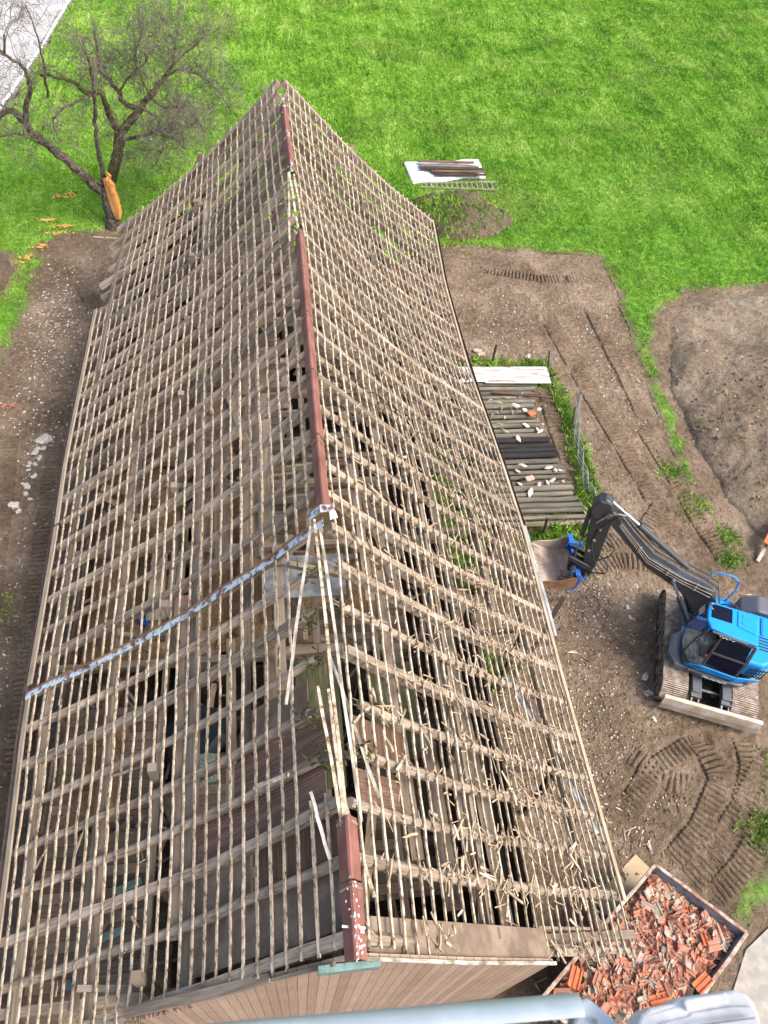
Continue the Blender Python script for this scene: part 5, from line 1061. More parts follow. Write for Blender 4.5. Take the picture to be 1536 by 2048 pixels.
for q in range(12):
    o = tilefrag('frag', None, q).build('tile_fragment', M[('tile', 'tile', 'tile2', 'tile', 'tile2', 'tile3', 'tile', 'tile4', 'tile', 'tile2', 'tile3', 'tile')[q]]); protos.append(o)
cnt = 0
for k in range(298):
    o = protos[k] if k < 12 else protos[R.randrange(12)].copy()
    if k >= 12: C.objects.link(o)
    u, v = R.uniform(.06, .94), R.uniform(.05, .93)
    if R.random() < .5: v = R.uniform(.05, .6)
    p = skp(u, v); o.location = (p.x, p.y, skz(u, v)+R.uniform(-.03, .07)); o.rotation_euler = (R.gauss(0, .38), R.gauss(0, .38), R.uniform(0, 6.28)); s_ = R.uniform(.8, 1.25); o.scale = (s_, s_, s_)
    tag(o, 'broken red clay roof tile fragment lying in the heap in the skip', 'tile', 'broken tiles in the skip')
wt = tilefrag('whole', None, 3).build('roof_tile', M['tile4'])
for q, (px, py, rz, lab) in enumerate(((1405, 1965, .5, 'large bright orange whole tile near the right corner of the skip'), (1150, 1955, 1.0, 'big red-orange tile at the left end of the skip by the gable'), (1320, 2000, .1, 'orange tile half hidden above the platform cover in the skip'))):
    o = wt if q == 0 else wt.copy()
    if q: C.objects.link(o)
    p = G(px, py, 1.28); o.location = p; o.rotation_euler = (R.gauss(0, .15), R.gauss(0, .15), rz); o.scale = (1.1, 1.1, 1.1); tag(o, lab, 'tile')
q = [G(*c, .06) for c in ((1271, 1708), (1312, 1748), (1222, 1842), (1186, 1800))]
mb = MB(); mb.add([tuple(p) for p in q]+[(p.x, p.y, p.z-.02) for p in q], [(0, 1, 2, 3), (7, 6, 5, 4), (0, 4, 5, 1), (1, 5, 6, 2), (2, 6, 7, 3), (3, 7, 4, 0)]); o = mb.build('plywood_sheet', M['plywood'], bevel=.004); tag(o, 'yellowish worn plywood sheet lying on the dirt beside the skip', 'plywood sheet')

# ------------------------------------------------------------------ bare tree
TB0 = Vector((-7.2, 33.0, 0))
tree = thing('apple_tree', 'bare old tree with mossy crooked limbs and a torn orange trunk, behind the barn', 'tree', TB0)
def tp(px, py, dy=0): p = GY(px, py, 33.0+dy); return p-TB0
limbs = [  # (pixels with depth, start radius, end radius, mossy)
    ([(230, 462, 0), (222, 420, 0), (214, 385, 0), (212, 372, 0)], .34, .25, 0),
    ([(212, 385, 0), (225, 345, .1), (235, 305, .2), (240, 262, .3)], .20, .17, 1),
    ([(205, 385, 0), (180, 362, -.1), (150, 335, -.3), (118, 308, -.5), (90, 285, -.7), (66, 265, -.8), (47, 243, -.9), (25, 222, -1.0), (0, 232, -1.1), (-40, 240, -1.2)], .18, .07, 0),
    ([(240, 262, .3), (262, 240, .4), (283, 215, .5), (300, 190, .6), (322, 165, .9), (345, 130, 1.3), (350, 90, 1.6)], .16, .04, 1),
    ([(232, 255, .3), (218, 230, .1), (208, 200, -.1), (200, 185, -.2), (170, 188, -.4), (150, 165, -.6), (120, 155, -.8), (80, 150, -1)], .12, .035, 1),
    ([(207, 365, -.1), (200, 320, -.3), (192, 270, -.5), (190, 220, -.7), (188, 170, -.9), (178, 130, -1.1), (170, 100, -1.2)], .095, .03, 0),
    ([(283, 218, .5), (255, 210, .7), (235, 180, .9), (215, 158, 1.1), (198, 140, 1.3), (196, 100, 1.5), (188, 60, 1.6)], .10, .03, 0),
    ([(242, 282, .3), (265, 276, .1), (295, 268, -.2), (325, 260, -.4), (352, 280, -.6), (372, 298, -.8)], .075, .02, 0),
    ([(50, 245, -.9), (50, 215, -1.0), (60, 170, -1.3), (45, 130, -1.5), (12, 110, -1.7), (8, 70, -1.8)], .10, .03, 0),
    ([(88, 283, -.7), (60, 270, -1.2), (28, 268, -1.7), (-10, 278, -2.0)], .05, .02, 0),
    ([(188, 190, -.8), (150, 205, -1.1), (108, 232, -1.4), (110, 262, -1.5), (122, 282, -1.6)], .05, .015, 0),
    ([(300, 195, .6), (335, 215, .9), (370, 212, 1.2), (395, 245, 1.4), (412, 265, 1.5)], .06, .02, 1),
    ([(290, 220, .5), (315, 240, .2), (325, 275, 0), (322, 310, -.2), (300, 340, -.3)], .04, .012, 0),
    ([(330, 150, 1.0), (365, 140, 1.4), (400, 150, 1.8), (440, 185, 2.0), (462, 225, 2.1)], .05, .015, 0),
    ([(345, 130, 1.3), (385, 95, 1.6), (415, 70, 1.8)], .04, .012, 0), ([(300, 190, .6), (280, 150, .2), (270, 110, 0), (285, 65, -.1)], .05, .014, 0),
    ([(95, 195, -.9), (85, 120, -1.2), (70, 60, -1.4), (50, 10, -1.5)], .045, .012, 0), ([(8, 110, -1.7), (-20, 60, -1.9), (-10, 10, -2)], .04, .012, 0),
    ([(392, 245, 1.4), (355, 250, 1.0), (345, 235, .8)], .04, .012, 1), ([(240, 180, .9), (262, 150, 1.1), (300, 110, 1.3), (330, 70, 1.5)], .04, .01, 0)]
ends = []
def smooth_pts(P, k=3):
    out = []
    for i in range(len(P)-1):
        p0, p1, p2, p3 = P[max(0, i-1)], P[i], P[i+1], P[min(len(P)-1, i+2)]
        for j in range(k):
            t = j/k; out.append(.5*((2*p1)+(p2-p0)*t+(2*p0-5*p1+4*p2-p3)*t*t+(3*p1-p0-3*p2+p3)*t*t*t))
    out.append(P[-1]); return out
for li, (pp, r0, r1, ms) in enumerate(limbs):
    P_ = smooth_pts([tp(*q) for q in pp], 4); P_ = [P_[0]]+[p+Vector((R.gauss(0, .025), R.gauss(0, .03), R.gauss(0, .025)))*(1 if r0 < .2 else .3) for p in P_[1:-1]]+[P_[-1]]
    mb = MB(); n = len(P_); vs = []; seg = 10 if r0 > .1 else 7
    for i, p in enumerate(P_):
        d = (P_[min(i+1, n-1)]-P_[max(0, i-1)]).normalized(); x = d.cross(Vector((.1, 1, .2))).normalized(); y = x.cross(d); r = lerp(r0, r1, i/(n-1))*(1.0 if li == 0 else 1.2)
        if li == 0 and i < 3: r *= 1.35-.12*i
        for j in range(seg): a = 6.283*j/seg; rr = r*(1+R.uniform(-.14, .14)); vs.append(tuple(p+x*math.cos(a)*rr+y*math.sin(a)*rr))
    fs = [(i*seg+j, i*seg+(j+1) % seg, (i+1)*seg+(j+1) % seg, (i+1)*seg+j) for i in range(n-1) for j in range(seg)]+[tuple(range(seg)), tuple((n-1)*seg+j for j in range(seg))]
    mb.add(vs, fs); mb.build('trunk' if li == 0 else 'limb', M['barkm'] if ms else M['bark'], tree, smooth=True)
    if r0 < .3: ends += [(P_[i], (P_[i]-P_[i-1]).normalized(), lerp(r0, r1, i/n)) for i in range(max(2, n//3), n)]
TWV, TWF = [], []
def twig(p, d, L, r, depth):
    n = 5; pts = [p]; dd = d.copy()
    for i in range(n):
        dd = (dd+Vector((R.gauss(0, .2), R.gauss(0, .2), R.gauss(0, .2)-.05*(depth >= 1)-.045*i))).normalized(); pts.append(pts[-1]+dd*L/n)
    b0 = len(TWV)
    for i, q in enumerate(pts):
        e = (pts[min(i+1, n)]-pts[max(0, i-1)]).normalized(); x = e.cross(Vector((0, 0, 1))); x = x.normalized() if x.length > .01 else Vector((1, 0, 0)); y = x.cross(e); rr = max(.0055, r*(1-.75*i/n))
        for a in (0, 2.09, 4.19): TWV.append(tuple(q+x*math.cos(a)*rr+y*math.sin(a)*rr))
    for i in range(n):
        for j in range(3): a = b0+i*3+j; c = b0+i*3+(j+1) % 3; TWF.append((a, c, c+3, a+3))
    if depth < 3:
        for _ in range((4, 3, 2)[depth]):
            i = R.randrange(1, n+1); e = (pts[i]-pts[i-1]).normalized(); v = Vector((R.gauss(0, 1), R.gauss(0, 1), R.gauss(0, 1)+.25)).normalized(); twig(pts[i], (e*.75+v*.75).normalized(), L*R.uniform(.45, .75), r*.62, depth+1)
for (p, d, r) in ends:
    if R.random() < .8 or r < .03:
        k = (3 if r < .03 else 2) if p.x > 1.0 else 1
        for _ in range(k):
            v = Vector((R.gauss(0, 1), R.gauss(0, 1), abs(R.gauss(0, .9))+.35)).normalized(); twig(p, (d*.35+v).normalized(), R.uniform(.7, 1.7), min(.018, r*.45), 0)
mb = MB(); mb.add(TWV, TWF); tw_ = mb.build('twigs', M['twig'], tree); 
# torn wood on the trunk, facing the barn
mb = MB(); vs = []
col_ = [(237, 438, 6), (235, 426, 10), (231, 410, 10), (227, 395, 12), (222, 380, 11), (219, 368, 10), (215, 360, 8), (217, 352, 5), (212, 344, 2)]
for (px, py, w) in col_:
    a, b_, c_ = tp(px-w, py, -.30), tp(px+w*.2, py, -.40), tp(px+w, py, -.27); vs += [tuple(a), tuple(b_), tuple(c_), tuple(tp(px, py, .1))]
fs = []
for i in range(len(col_)-1):
    a = i*4
    for j in range(4): fs.append((a+j, a+(j+1) % 4, a+4+(j+1) % 4, a+4+j))
vs = [(x+R.uniform(-.03, .03), y+R.uniform(-.03, .03), z+R.uniform(-.03, .03)) for x, y, z in vs]; mb.add(vs, fs, [[(vs[k][2], vs[k][0]*3) for k in f] for f in fs]); mb.build('torn_wood', M['splitwood'], tree)
mb = MB(); mb.path([tp(222, 385, -.35), tp(213, 362, -.42), tp(217, 352, -.35), tp(211, 345, -.3)], .13, .05, jit=.3, taper=.3); mb.build('torn_splinter', M['splitwood'], tree)
# patches of orange sawdust chips on the grass
def chips(name, c, sx, sy, n, m, lab, cat='wood chips', z=.14, k=1.0):
    mb = MB()
    for _ in range(n):
        x, y = R.gauss(0, sx), R.gauss(0, sy); a = R.uniform(0, 3.14); L = R.uniform(.02, .07)*k; w = L*R.uniform(.25, .6); zz = R.uniform(.0, .05); ca, sa = math.cos(a), math.sin(a)
        q = [(-L, -w), (L, -w*.7), (L*.8, w), (-L*.9, w*.8)]; mb.add([(x+u*ca-v*sa, y+u*sa+v*ca, zz+.01*u) for u, v in q]+[(x, y, zz-.03)], [(0, 1, 2, 3), (0, 4, 1), (1, 4, 2), (2, 4, 3), (3, 4, 0)])
    o = mb.build(name, m, loc=(c[0], c[1], z)); return tag(o, lab, cat, kind='stuff')
for (px, py, sx, sy, n) in ((125, 398, .3, .08, 45), (142, 393, .1, .08, 25), (97, 446, .22, .06, 50), (130, 458, .26, .09, 50), (112, 472, .4, .08, 30), (84, 498, .14, .15, 40), (55, 521, .15, .08, 25), (40, 531, .14, .06, 16)): chips('sawdust', G(px, py), sx, sy, n, M['splitwood'], 'pale orange sawdust and wood chips on the grass by the broken tree')
chips('brick_dust', G(22, 812), .25, .1, 34, M['tile'], 'crushed orange tile on the dirt left of the barn', 'rubble', .03); chips('brick_dust', G(85, 1050), .12, .08, 12, M['tile2'], 'crushed orange tile on the dirt left of the barn', 'rubble', .03)

# ------------------------------------------------------------------ log deck
n_log = 28
for k in range(n_log):
    Y = lerp(14.75, 21.75, k/(n_log-1))+R.uniform(-.03, .03); xr = interp(Y, [(14.6, 10.55), (16, 10.4), (17.5, 10.3), (18.6, 10.15), (19.4, 10.0), (21, 9.95), (22, 10.4)])+R.uniform(-.15, .1); xl = 5.9+R.uniform(-.3, .3); tar = 17.65 < Y < 18.75
    r = R.uniform(.075, .10)*(1.2 if tar or R.random() < .15 else 1); n = 6; mb = MB(); pts = [(lerp(xl, xr, i/n), Y+R.uniform(-.012, .012), r+.10+R.uniform(-.01, .01)) for i in range(n+1)]
    mb.path(pts, 2*r, 2*r, jit=.06, seg=9, up=(0, .2, 1)); o = mb.build('log', M['tar'] if tar else M['log'], smooth=True)
    if k == 0: tag(o, 'pale log at the near end of the log row, next to the excavator bucket', 'log', 'logs in the row beside the barn'); o.data.materials[0] = M['board']
    elif k == n_log-1: tag(o, 'log at the far end of the row, touching the metal sheets', 'log', 'logs in the row beside the barn')
    elif tar: tag(o, 'dark tarred log in the middle of the row beside the barn', 'log', 'logs in the row beside the barn')
    else: tag(o, 'weathered grey-green log in the row lying beside the barn', 'log', 'logs in the row beside the barn')
def sheetcorr(name, x0, x1, y0, y1, z, rz, lab):
    mb = MB(); n = 28; vs = []; L = x1-x0; Wd = y1-y0
    for k in range(n+1):
        v = -Wd/2+Wd*k/n; h = .012*math.sin(v*2*math.pi/.085)
        vs += [(-L/2, v, h), (L/2, v, h), (-L/2, v, h-.006), (L/2, v, h-.006)]
    fs = []; uvs = []
    for k in range(n):
        a = 4*k; fs += [(a, a+1, a+5, a+4), (a+2, a+6, a+7, a+3), (a, a+4, a+6, a+2), (a+1, a+3, a+7, a+5)]; uvs += [[(vs[i][1], vs[i][0]) for i in f] for f in fs[-4:]]
    mb.add(vs, fs, uvs); o = mb.build(name, M['tin'], loc=((x0+x1)/2, (y0+y1)/2, z)); o.rotation_euler.z = rz; return tag(o, lab, 'metal sheet')
sheetcorr('corrugated_sheet', 6.1, 10.95, 22.05, 22.6, .36, -.01, 'rusty corrugated sheet at the far edge of the log row, beside the grass strip'); sheetcorr('corrugated_sheet', 6.0, 8.3, 21.68, 22.2, .40, .01, 'short rust-striped corrugated sheet by the eave, beside the far logs')
sheetcorr('corrugated_sheet', 8.2, 10.9, 21.6, 22.15, .39, -.02, 'pale bluish corrugated sheet nearest the logs')
mb = MB(); mb.bar((-1.15, .18, 0), (1.15, -.18, 0), .1, .05, n=3, jit=.1); o = mb.build('brown_beam', M['brown'], loc=(9.55, 20.95, .36)); tag(o, 'reddish brown beam lying askew across the far logs', 'beam')
# fence posts and wire
for (px, py, tx_, ty_, z, lab) in ((983, 730, 993, 690, 1.0, 'fence post standing in the grass strip, nearer the barn'), (1099, 735, 1100, 700, .95, 'upright fence post at the corner behind the metal sheets'), (1143, 868, 1153, 812, 1.1, 'leaning fence post beside the wire, by the middle of the log row'), (1085, 1078, 1095, 1036, .95, 'dark fence post at the near end of the log row above the bucket')):
    a = G(px, py); b_ = G(tx_, ty_, z); mb = MB(); mb.path([(0, 0, -.2), tuple(b_-a)], .11, .1, seg=8, jit=.08); o = mb.build('fence_post', M['dark'] if px in (1085, 983) else M['log'], smooth=True, loc=a); tag(o, lab, 'fence post')
mb = MB(); wp = [G(*q) for q in ((1148, 820), (1146, 880), (1156, 940), (1170, 985), (1190, 1010))]
P_ = smooth_pts([Vector((p.x, p.y, 0)) for p in wp], 6)
for z0 in (.25, .4, .55, .7, .85, 1.0): mb.tube([(p.x+.06*math.sin(i*1.3+z0*7), p.y, z0*(1-.045*i*.5)) for i, p in enumerate(P_)], .007, 4)
for i in range(0, len(P_)-1):
    for f in (0, .5): p = P_[i].lerp(P_[i+1], f); mb.tube([(p.x+.05*math.sin(i*1.3), p.y, .12), (p.x-.05, p.y, 1.0*(1-.022*i))], .006, 4)
o = mb.build('wire_mesh', M['mesh']); tag(o, 'sagging galvanised wire netting along the right ends of the logs', 'wire netting')
# props, pipe
mb = MB(); mb.path([(8.05, 10.75, 1.95), (7.2, 9.75, 1.1), (6.15, 8.8, .25)], .13, .13, jit=.05); o = mb.build('leaning_beam', M['dark']); tag(o, 'dark beam sticking out slanting from under the right eave', 'beam')
# plaster and brick pieces on the logs and dirt
spots = ((1050, 820), (1078, 818), (1052, 850), (1085, 848), (1036, 877), (1120, 940), (1035, 942), (1098, 935), (1126, 962), (1040, 968), (1078, 968), (1105, 960), (1110, 940), (1045, 930), (1000, 925), (1075, 858), (1030, 810), (1060, 985), (1055, 714), (1073, 718), (1095, 964), (1080, 862))
import bmesh
cp0 = lumpy('plaster_piece', (0, 0, -3), (.13, .09, .045), M['concretew'], 4, sub=1, jit=.5)
for k, (px, py) in enumerate(spots):
    o = cp0 if k == 0 else cp0.copy()
    if k: C.objects.link(o)
    p = G(px, py, .32 if 780 < py else .04); o.location = p; o.rotation_euler = (R.uniform(-.3, .3), R.uniform(-.3, .3), R.uniform(0, 6.28)); s_ = R.uniform(.5, 1.25); o.scale = (s_*R.uniform(.8, 1.7), s_, s_)
    g_ = py < 780; tag(o, 'pale broken plaster piece on the grass strip behind the metal sheets' if g_ else 'pale broken plaster piece lying on the logs', 'rubble piece', 'plaster pieces by the sheets' if g_ else 'plaster pieces on the logs')
for (px, py, z, lab) in ((1063, 828, .34, 'orange brick lying on the logs'), (1059, 958, .34, 'pinkish brick on the near logs'), (955, 703, .05, 'red tile shard on dirt by the far eave'), (962, 710, .05, 'second red tile shard, nearer the metal sheets')):
    mb = MB(); mb.box((-.16, -.1, 0), (.16, .1, .07)); o = mb.build('brick', M['tile4'] if px == 1063 else M['tile2'], bevel=.012, loc=G(px, py, z)); o.rotation_euler.z = R.uniform(-.5, .5); tag(o, lab, 'brick')
# stones left of the barn
stn = ((85, 880, .26, 'largest pale boulder in the line of stones left of the barn'), (98, 879, .17, None), (70, 905, .15, None), (87, 897, .11, None), (76, 897, .1, None), (102, 893, .09, None), (98, 910, .09, None), (80, 916, .12, None), (71, 929, .1, None), (60, 927, .09, None), (56, 932, .08, None), (80, 930, .07, None), (68, 953, .12, None), (57, 940, .08, None), (54, 972, .14, None), (52, 988, .1, None),
       (28, 1010, .18, 'big stone apart from the line, nearest the left edge'), (37, 1022, .1, None), (60, 998, .08, None), (110, 900, .07, None), (45, 967, .06, None))
st0 = lumpy('stone', (0, 0, -3), (1, .8, .5), M['stone'], 8, sub=2, jit=.35)
for k, (px, py, r, lab) in enumerate(stn):
    o = st0 if k == 0 else st0.copy()
    if k: C.objects.link(o)
    o.location = G(px, py, r*.25); o.scale = (r, r, r); o.rotation_euler = (0, 0, R.uniform(0, 6.28)); tag(o, lab or 'pale field stone in the line of stones left of the barn', 'stone', None if lab else 'stones left of the barn')
for (px, py, r) in ((1255, 1215, .09), (1260, 1235, .08), (1290, 1355, .13), (1300, 1385, .1), (1294, 1390, .07), (1308, 1438, .09), (1168, 1385, .11), (1290, 1385, .06), (1265, 1237, .06), (1205, 1120, .05), (1350, 1390, .04), (1145, 1375, .05)):
    o = st0.copy(); C.objects.link(o); o.location = G(px, py, r*.2); o.scale = (r, r*.9, r*.8); o.rotation_euler = (0, 0, R.uniform(0, 6.28)); tag(o, 'small stone on the dirt between barn and excavator', 'stone', 'stones in the yard')
# ------------------------------------------------------------------ splintered laths on roof and ground
protos = []
for q in range(9):
    L = R.uniform(.14, .40); mb = MB(); mb.path([(-L/2, 0, 0), (0, R.uniform(-.01, .01), .006), (L/2, R.uniform(-.015, .015), 0)], R.uniform(.025, .045), .018, jit=.2)
    if q % 2: mb.path([(L/2-.02, 0, 0), (L/2+.1, R.uniform(-.03, .03), .01)], .02, .012, taper=.3)
    if q % 3 == 0: mb.path([(-L*.3, .02, .012), (L*.35, .05, .02)], .022, .014, taper=.5)
    protos.append((q, mb))
made = {}
def lath(loc, rot, lab, grp, cat='lath'):
    q, mb = protos[R.randrange(9)]
    if q not in made: o = mb.build('broken_lath', M['pale'] if q % 2 else M['batten']); made[q] = o
    else: o = made[q].copy(); C.objects.link(o)
    o.location = loc; o.rotation_euler = rot; s_ = R.choice((.5, .7, .9, 1.15)); o.scale = (s_, s_*R.uniform(.8, 1.3), s_); return tag(o, lab, cat, grp)
nR = (roofp(1, .5, 8, 1)-roofp(1, .5, 8, 0)).normalized()
k = 0
while k < 190:
    s = R.betavariate(2.0, 1.5); Y = 1.6+R.betavariate(1.0, 2.0)*17
    if R.random() < .6: Y = min(YS, key=lambda q: abs(q-Y))+R.gauss(0, .09)
    if Y > 9 and R.random() < .55: continue
    if s > .86: continue
    p = roofp(1, s, Y, .06+R.uniform(0, .035)); qn = nR.to_track_quat('Z', 'Y').to_matrix() @ Matrix.Rotation(R.gauss(0, .9)+(0 if R.random() < .6 else 1.57), 3, 'Z') @ Matrix.Rotation(R.gauss(0, .13), 3, 'Y')
    lath(p, qn.to_euler(), 'short splintered piece of roof lath lying loose on the right roof slope', 'broken laths on the right roof slope'); k += 1
mb = MB()
for _ in range(900):
    s = R.betavariate(2.2, 1.6); Y = 1.6+R.betavariate(1.0, 2.2)*19
    if s > .87: continue
    if R.random() < .65: Y = min(YS, key=lambda q: abs(q-Y))+R.gauss(0, .10)
    p = roofp(1, s, Y, .045+R.uniform(0, .03)); a = R.gauss(0, .7)+(0 if R.random() < .5 else 1.57); t1 = (roofp(1, s+.02, Y, 0)-roofp(1, s, Y, 0)).normalized(); d = t1*math.cos(a)+Vector((0, 1, 0))*math.sin(a)+nR*R.gauss(0, .1); L = R.uniform(.04, .17)
    mb.path([p-d*L, p+d*L], R.uniform(.012, .032), .012, nR, taper=R.uniform(.4, 1))
tag(mb.build('wood_splinters', M['pale']), 'fine wood splinters and slivers strewn over the right roof slope', 'splinters', kind='stuff')
mb = MB()
for _ in range(900):
    x, y = R.uniform(-5, 4.2), R.uniform(1.9, 27.5); z = R.choice((2.85, 2.72, 3.02, .2)); a = R.uniform(0, 3.14); L = R.uniform(.08, .4); d = Vector((math.cos(a), math.sin(a), R.gauss(0, .25))); mb.path([Vector((x, y, z))-d*L, Vector((x, y, z))+d*L], R.uniform(.02, .09), .02, taper=R.uniform(.5, 1))
tag(mb.build('floor_litter', M['board']), 'broken wood litter on the loft floors inside the barn', 'wood litter', kind='stuff')
for _ in range(9):
    p = roofp(0, R.uniform(.5, .97), R.uniform(1.6, 6), .06); nL = (roofp(0, .5, 8, 1)-roofp(0, .5, 8, 0)); qn = nL.to_track_quat('Z', 'Y').to_matrix() @ Matrix.Rotation(R.uniform(0, 6), 3, 'Z')
    lath(p, qn.to_euler(), 'small broken lath on the near left roof slope', 'broken laths on the left slope')
for (px, py) in ((1145, 1305), (1175, 1320), (1150, 1335), (1222, 1390), (1205, 1395), (1156, 1412), (1185, 1300), (1205, 1590), (1208, 1608), (1213, 1640), (1218, 1645), (1238, 1618), (1258, 1665), (1250, 1670), (1262, 1658), (1282, 1685), (1294, 1690), (1300, 1680), (1180, 1660), (1195, 1675), (1300, 1694), (1228, 1685), (1170, 1720), (1150, 1700), (1085, 1960), (1075, 1975), (1140, 1640), (1110, 1575)):
    lath(G(px, py, .04), (0, 0, R.uniform(0, 6.28)), 'broken lath piece lying on the dirt along the right eave', 'broken laths on the ground')
for (px, py) in ((980, 800), (1000, 805), (990, 815), (1015, 795), (1003, 822), (985, 830), (1010, 835), (1020, 812), (1035, 820), (1000, 848), (990, 855), (1012, 862), (1005, 815), (996, 826), (1025, 825), (1042, 790), (1085, 835)):
    lath(G(px, py, .34), (R.uniform(-.2, .2), R.uniform(-.3, .3), R.uniform(0, 6.28)), 'splintered lath piece lying on the far logs', 'broken laths on the logs')
for _ in range(24):
    p = Vector((R.uniform(4.6, 6.4), R.uniform(1.8, 9), .05)); lath(p, (0, 0, R.uniform(0, 6.28)), 'lath scrap on the ground beneath the right roof overhang', 'lath scraps under the overhang')
for _ in range(20):
    p = Vector((R.uniform(-5, 4.2), R.uniform(2.0, 26), R.choice((2.9, 3.2, 3.0)))); o = lath(p, (R.uniform(-.4, .4), R.uniform(-.4, .4), R.uniform(0, 6.28)), 'lath scrap fallen inside the barn', 'lath scraps inside the barn')
mb = MB(); mb.bar((-.6, 0, 0), (.6, -.15, .03), .045, .03, jit=.1, n=3); o = mb.build('stray_batten', M['batten'], loc=(-6.1, 26.9, 3.25)); tag(o, 'single batten sticking out past the far left eave', 'batten')

# ------------------------------------------------------------------ tarpaulin with planks, ladder, tools
X, Y = np.meshgrid(np.linspace(0, 1, 40), np.linspace(0, 1, 22)); c0, c1, c2, c3 = [G(*q) for q in ((825, 373), (970, 359), (956, 324), (806, 330))]
XX = (c0.x*(1-X)+c1.x*X)*(1-Y)+(c3.x*(1-X)+c2.x*X)*Y; YY = (c0.y*(1-X)+c1.y*X)*(1-Y)+(c3.y*(1-X)+c2.y*X)*Y
YY += .08*np.sin(X*11)*(Y < .1)+.05*np.sin(X*7+1)*(Y > .95); e = np.minimum(np.minimum(X, 1-X)*4, np.minimum(Y, 1-Y)*2); ZZ = .20+(vnoise(XX, YY, 81, 4, 1.6)-.5)*.16-.06*np.clip(1-e*12, 0, 1)
o = grid('tarpaulin', XX, YY, ZZ, M['tarp']); so = o.modifiers.new('thick', 'SOLIDIFY'); so.thickness = .006; tag(o, 'creased white tarpaulin spread on the meadow under old planks', 'tarpaulin')
for k in range(9):
    y = 37.95+k*.15+(.12 if k > 6 else .0); z = .36+.07*(k % 2); x0 = 7.9+(.9-.1*k if k < 3 else .15*R.random()); x1 = 11.5-.05*k+R.uniform(-.25, .1)
    mb = MB(); mb.bar((x0-9.6, 0, 0), (x1-9.6, R.uniform(-.06, .06), .02), .19, .04, n=4, jit=.07); o = mb.build('old_plank', M[('dark', 'brown', 'brown', 'dark', 'brown', 'board', 'dark', 'brown', 'dark')[k]], loc=(9.6, y, z)); tag(o, 'old dark brown plank lying in the stack on the white tarpaulin', 'plank', 'planks on the tarpaulin')
lad = thing('ladder', 'light metal ladder lying flat in the grass below the white tarpaulin', 'ladder', (9.0, 37.05, .22), 0)
a0, a1, b0_, b1 = Vector((-1.2, .15, 0)), Vector((2.95, .42, .03)), Vector((-1.2, -.25, 0)), Vector((2.95, -.38, .03))
for a, b_ in ((a0, a1), (b0_, b1)): mb = MB(); mb.bar(a, b_, .04, .06); mb.build('rail', M['worn'], lad)
for k in range(14): f = .08+k*.066; mb = MB(); mb.bar(a0.lerp(a1, f), b0_.lerp(b1, f), .04, .03); mb.build('rung', M['worn'], lad)
t_ = thing('garden_tool', 'pair of yellow-handled tools with a dark head lying on the earth heap', 'tool', (11.1, 35.1, .35), 0)
mb = MB(); mb.tube([(-.75, .85, .12), (.35, -.55, .06)], .022, 6); mb.build('handle', M['yellow'], t_); mb = MB(); mb.tube([(-.85, .4, .3), (.4, -.65, .08)], .022, 6); mb.build('handle', M['yellow'], t_)
mb = MB(); mb.path([(.35, -.55, .08), (.5, -.8, .06), (.55, -1.0, .0)], .2, .1, seg=8, taper=.6); mb.build('head', M['rubber'], t_, smooth=True)
# orange and grey board end at the right edge, pale disc near the excavator
t_ = thing('barrier', 'orange barrier board on a grey foot at the right edge, below the soil mound', 'barrier', G(1525, 1104, 0), 0)
mb = MB(); mb.path([(-.02, -.05, .45), (1.2, 1.3, .5)], .42, .05, up=(0, -.2, 1)); mb.build('board', M['orangep'], t_, bevel=.01); mb = MB(); mb.path([(-.42, -.42, .06), (.1, .15, .3)], .12, .08); mb.build('foot', M['worn'], t_, bevel=.01)
mb = MB(); mb.cyl((0, 0, 0), (0, .02, .02), .16, 18); o = mb.build('pale_disc', M['concretew'], loc=G(1492, 1190, .05)); o.scale = (1.2, .6, 1); tag(o, 'pale flat disc on the grass beyond the excavator handrail', 'disc')

# ------------------------------------------------------------------ person under the overhang
PO = Vector((6.22, 13.9, .02))
per = thing('person', 'person with dark hair, mint green top and navy trousers bending forward under the right eave', 'person', PO, math.radians(215))
def skin(name, verts, edges, radii, m, parent, root=0, sub=2, loc=(0, 0, 0)):
    me = bpy.data.meshes.new(name); me.from_pydata(verts, edges, []); me.materials.append(m); o = bpy.data.objects.new(name, me); C.objects.link(o)
    sk = o.modifiers.new('skin', 'SKIN'); sk.use_smooth_shade = True; ss = o.modifiers.new('sub', 'SUBSURF'); ss.levels = ss.render_levels = sub
    for i, r in enumerate(radii): me.skin_vertices[0].data[i].radius = (r, r) if not isinstance(r, tuple) else r
    me.skin_vertices[0].data[root].use_root = True; o.parent = parent; o.location = loc; return o
V = [(0, 0, .93), (.05, 0, 1.08), (.16, 0, 1.26), (.26, 0, 1.38), (.33, 0, 1.46), (.40, 0, 1.53), (.41, 0, 1.63),   # pelvis .. head
     (.22, .17, 1.36), (.27, .25, 1.10), (.42, .22, .92), (.49, .20, .86), (.22, -.17, 1.36), (.30, -.25, 1.12), (.46, -.2, .98), (.53, -.17, .93),
     (0, .1, .88), (.05, .12, .48), (-.03, .13, .09), (.1, .14, .04), (0, -.1, .88), (.10, -.12, .48), (.04, -.14, .09), (.17, -.15, .04)]
Ed = [(0, 1), (1, 2), (2, 3), (3, 4), (4, 5), (5, 6), (3, 7), (7, 8), (8, 9), (9, 10), (3, 11), (11, 12), (12, 13), (13, 14), (0, 15), (15, 16), (16, 17), (17, 18), (0, 19), (19, 20), (20, 21), (21, 22)]
rad = [.13, .125, .14, .13, .06, .085, .095, .065, .045, .036, .026, .065, .045, .036, .026, .085, .06, .04, .035, .085, .06, .04, .035]
